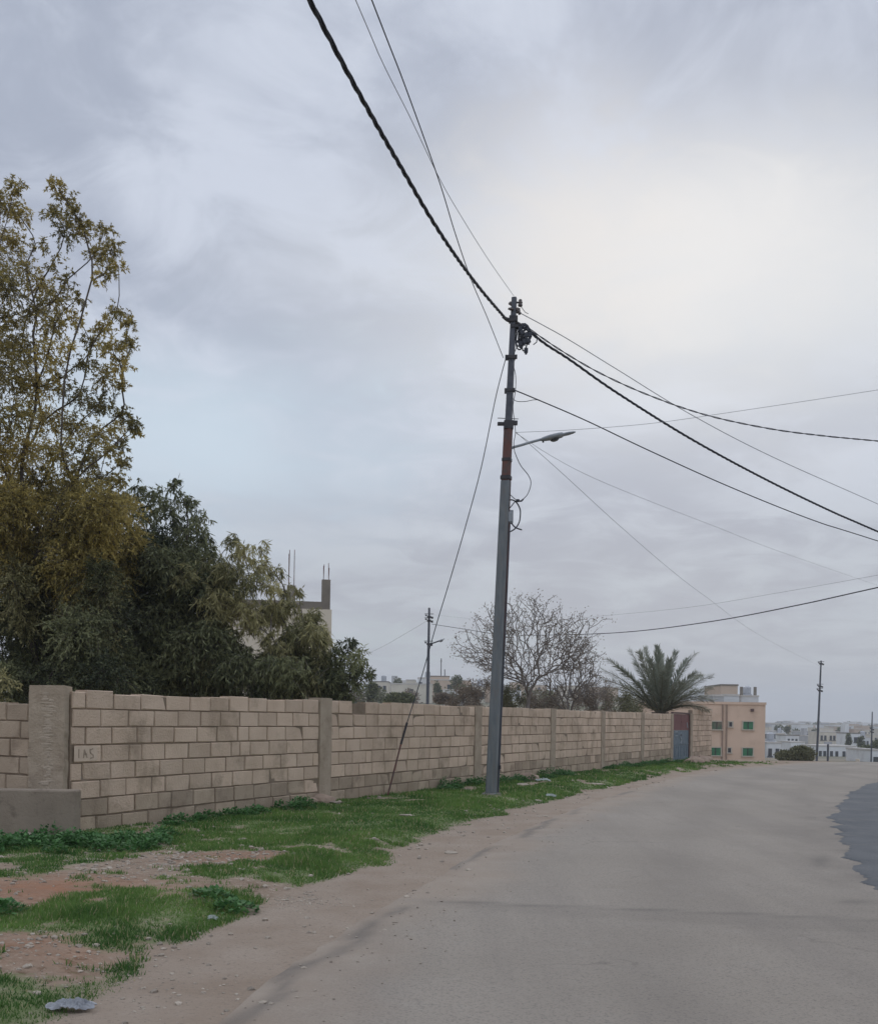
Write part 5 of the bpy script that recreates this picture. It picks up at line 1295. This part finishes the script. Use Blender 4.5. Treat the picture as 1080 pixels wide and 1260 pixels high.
# gravel
def gravel():
    r = np.random.default_rng(15); mb = MB(); c = 0
    protos = [rock_verts((0, 0, 0), (1, 1, 1), 60+k, .6, 1) for k in range(5)]
    while c < 1100:
        Y = 4.6+abs(r.normal(0, 1))*9
        if Y > 36: continue
        x0, x1 = float(wallx(Y))+.15, float(asphX(Y))+.25; x = r.uniform(max(x0, -.5*Y), x1); g_ = float(grass_amount(x, Y))
        if r.random() < g_*1.1: continue
        if x > float(vergeX(Y))+.1 and r.random() < .75: continue
        s = (.004+.018*r.random()**4)*(1+Y/14); z = float(terrain(x, Y)); vs, fs = protos[c % 5]; a = r.uniform(0, 6.28); mb.tone = r.random()
        mb.add([Vector((v.x*s*math.cos(a)-v.y*s*math.sin(a)+x, v.x*s*math.sin(a)+v.y*s*.8*math.cos(a)+Y, z+v.z*s+s*.2)) for v in vs], fs); c += 1
    for _ in range(420):
        Y = 4.8+abs(r.normal())*7; x = float(asphX(Y))+abs(r.normal())*.8; s = .004+.008*r.random()**3; vs, fs = protos[r.integers(0, 5)]; mb.tone = r.random()*.7; z = float(terrain(x, Y))+.006
        mb.add([Vector((v.x*s+x, v.y*s+Y, z+v.z*s+s*.4)) for v in vs], fs)
    for (cx, cy, rx, ry_, nn, smax) in ((225, 1058, 120, 16, 420, .03), (330, 1050, 60, 10, 120, .03), (110, 1075, 100, 12, 140, .025), (375, 1097, 55, 9, 260, .016), (60, 1165, 120, 18, 120, .02), (470, 1030, 90, 18, 90, .03), (620, 995, 90, 14, 60, .035), (740, 962, 90, 4, 60, .05), (160, 1200, 130, 30, 80, .02)):
        for _ in range(nn):
            p = G(cx+r.normal()*rx*.55, cy+r.normal()*ry_*.55, .08); s = smax*(.25+.75*r.random()**2); vs, fs = protos[r.integers(0, 5)]; a = r.uniform(0, 6.28); mb.tone = r.random(); z = float(terrain(p.x, p.y))
            if p.x < float(wallx(p.y))+.15: continue
            mb.add([Vector((v.x*s*math.cos(a)-v.y*s*math.sin(a)+p.x, v.x*s*math.sin(a)+v.y*s*.8*math.cos(a)+p.y, z+v.z*s*.8+s*.15)) for v in vs], fs)
    tag(mb.build('gravel', MT['stone']), 'loose pale pebbles scattered over the soil and dirt shoulder', 'gravel', kind='stuff')
gravel()
# plastic litter
def crumple(name, label, px, py, sx, sy, h, mt, seed, rot=0.0):
    p = G(px, py, .08); r = np.random.default_rng(seed); n = 22; mb = MB(); ca, sa = math.cos(rot), math.sin(rot)
    top = []
    for i in range(n):
        for j in range(n):
            u, v = i/(n-1)*2-1, j/(n-1)*2-1; rad = 1+.16*math.sin(5*math.atan2(v, u)+seed)+.10*math.sin(9*math.atan2(v, u)+2*seed)
            x, y = u*sx*rad, v*sy*rad; X, Y = p.x+x*ca-y*sa, p.y+x*sa+y*ca
            hh = h*max(0, 1-(u*u+v*v)*.5)*(.15+1.5*abs(2*float(fbm(u*3+seed, v*3, .9, seed, 4))-1)**.7+.35*abs(2*float(vnoise(u*9, v*9, 1.3, seed))-1))+.004
            top.append(Vector((X, Y, float(terrain(X, Y))+hh+.012)))
    fs = [(i*n+j, (i+1)*n+j, (i+1)*n+j+1, i*n+j+1) for i in range(n-1) for j in range(n-1)]; mb.add(top, fs)
    o = mb.build(name, MT[mt]); so_ = o.modifiers.new('thick', 'SOLIDIFY'); so_.thickness = .004; tag(o, label, 'litter')
crumple('plastic_bag', 'crumpled whitish plastic bag in the grass at the bottom left', 88, 1224, .095, .05, .045, 'plastic', 3, .1)
crumple('plastic_bag', 'pale green plastic litter beside the large pinkish boulder', 668, 962, .15, .08, .06, 'litter', 5)
crumple('paper_scrap', 'tiny white paper scrap lying in the front grass patch', 262, 1121, .03, .02, .03, 'litter', 6)
crumple('paper_scrap', 'white paper scrap on the grass near the road edge right of the pole', 678, 977, .08, .05, .05, 'litter', 8)

# ------------------------------------------------------------------ haze
HAZE = 0.0005
if HAZE:
    mb = MB(); mb.box((0, 1500, 45), (5200, 5000, 140)); 
    m = bpy.data.materials.new('haze_air'); m.use_nodes = True; t = m.node_tree; t.nodes.clear(); out = t.nodes.new('ShaderNodeOutputMaterial')
    pv = t.nodes.new('ShaderNodeVolumePrincipled'); pv.inputs['Color'].default_value = (.86, .9, .96, 1); pv.inputs['Density'].default_value = HAZE; pv.inputs['Anisotropy'].default_value = 0
    t.links.new(pv.outputs[0], out.inputs['Volume'])
    tag(mb.build('haze', m), 'thin pale haze in the air over the valley and the road', 'haze', kind='stuff')
scene.cycles.volume_bounces = 1
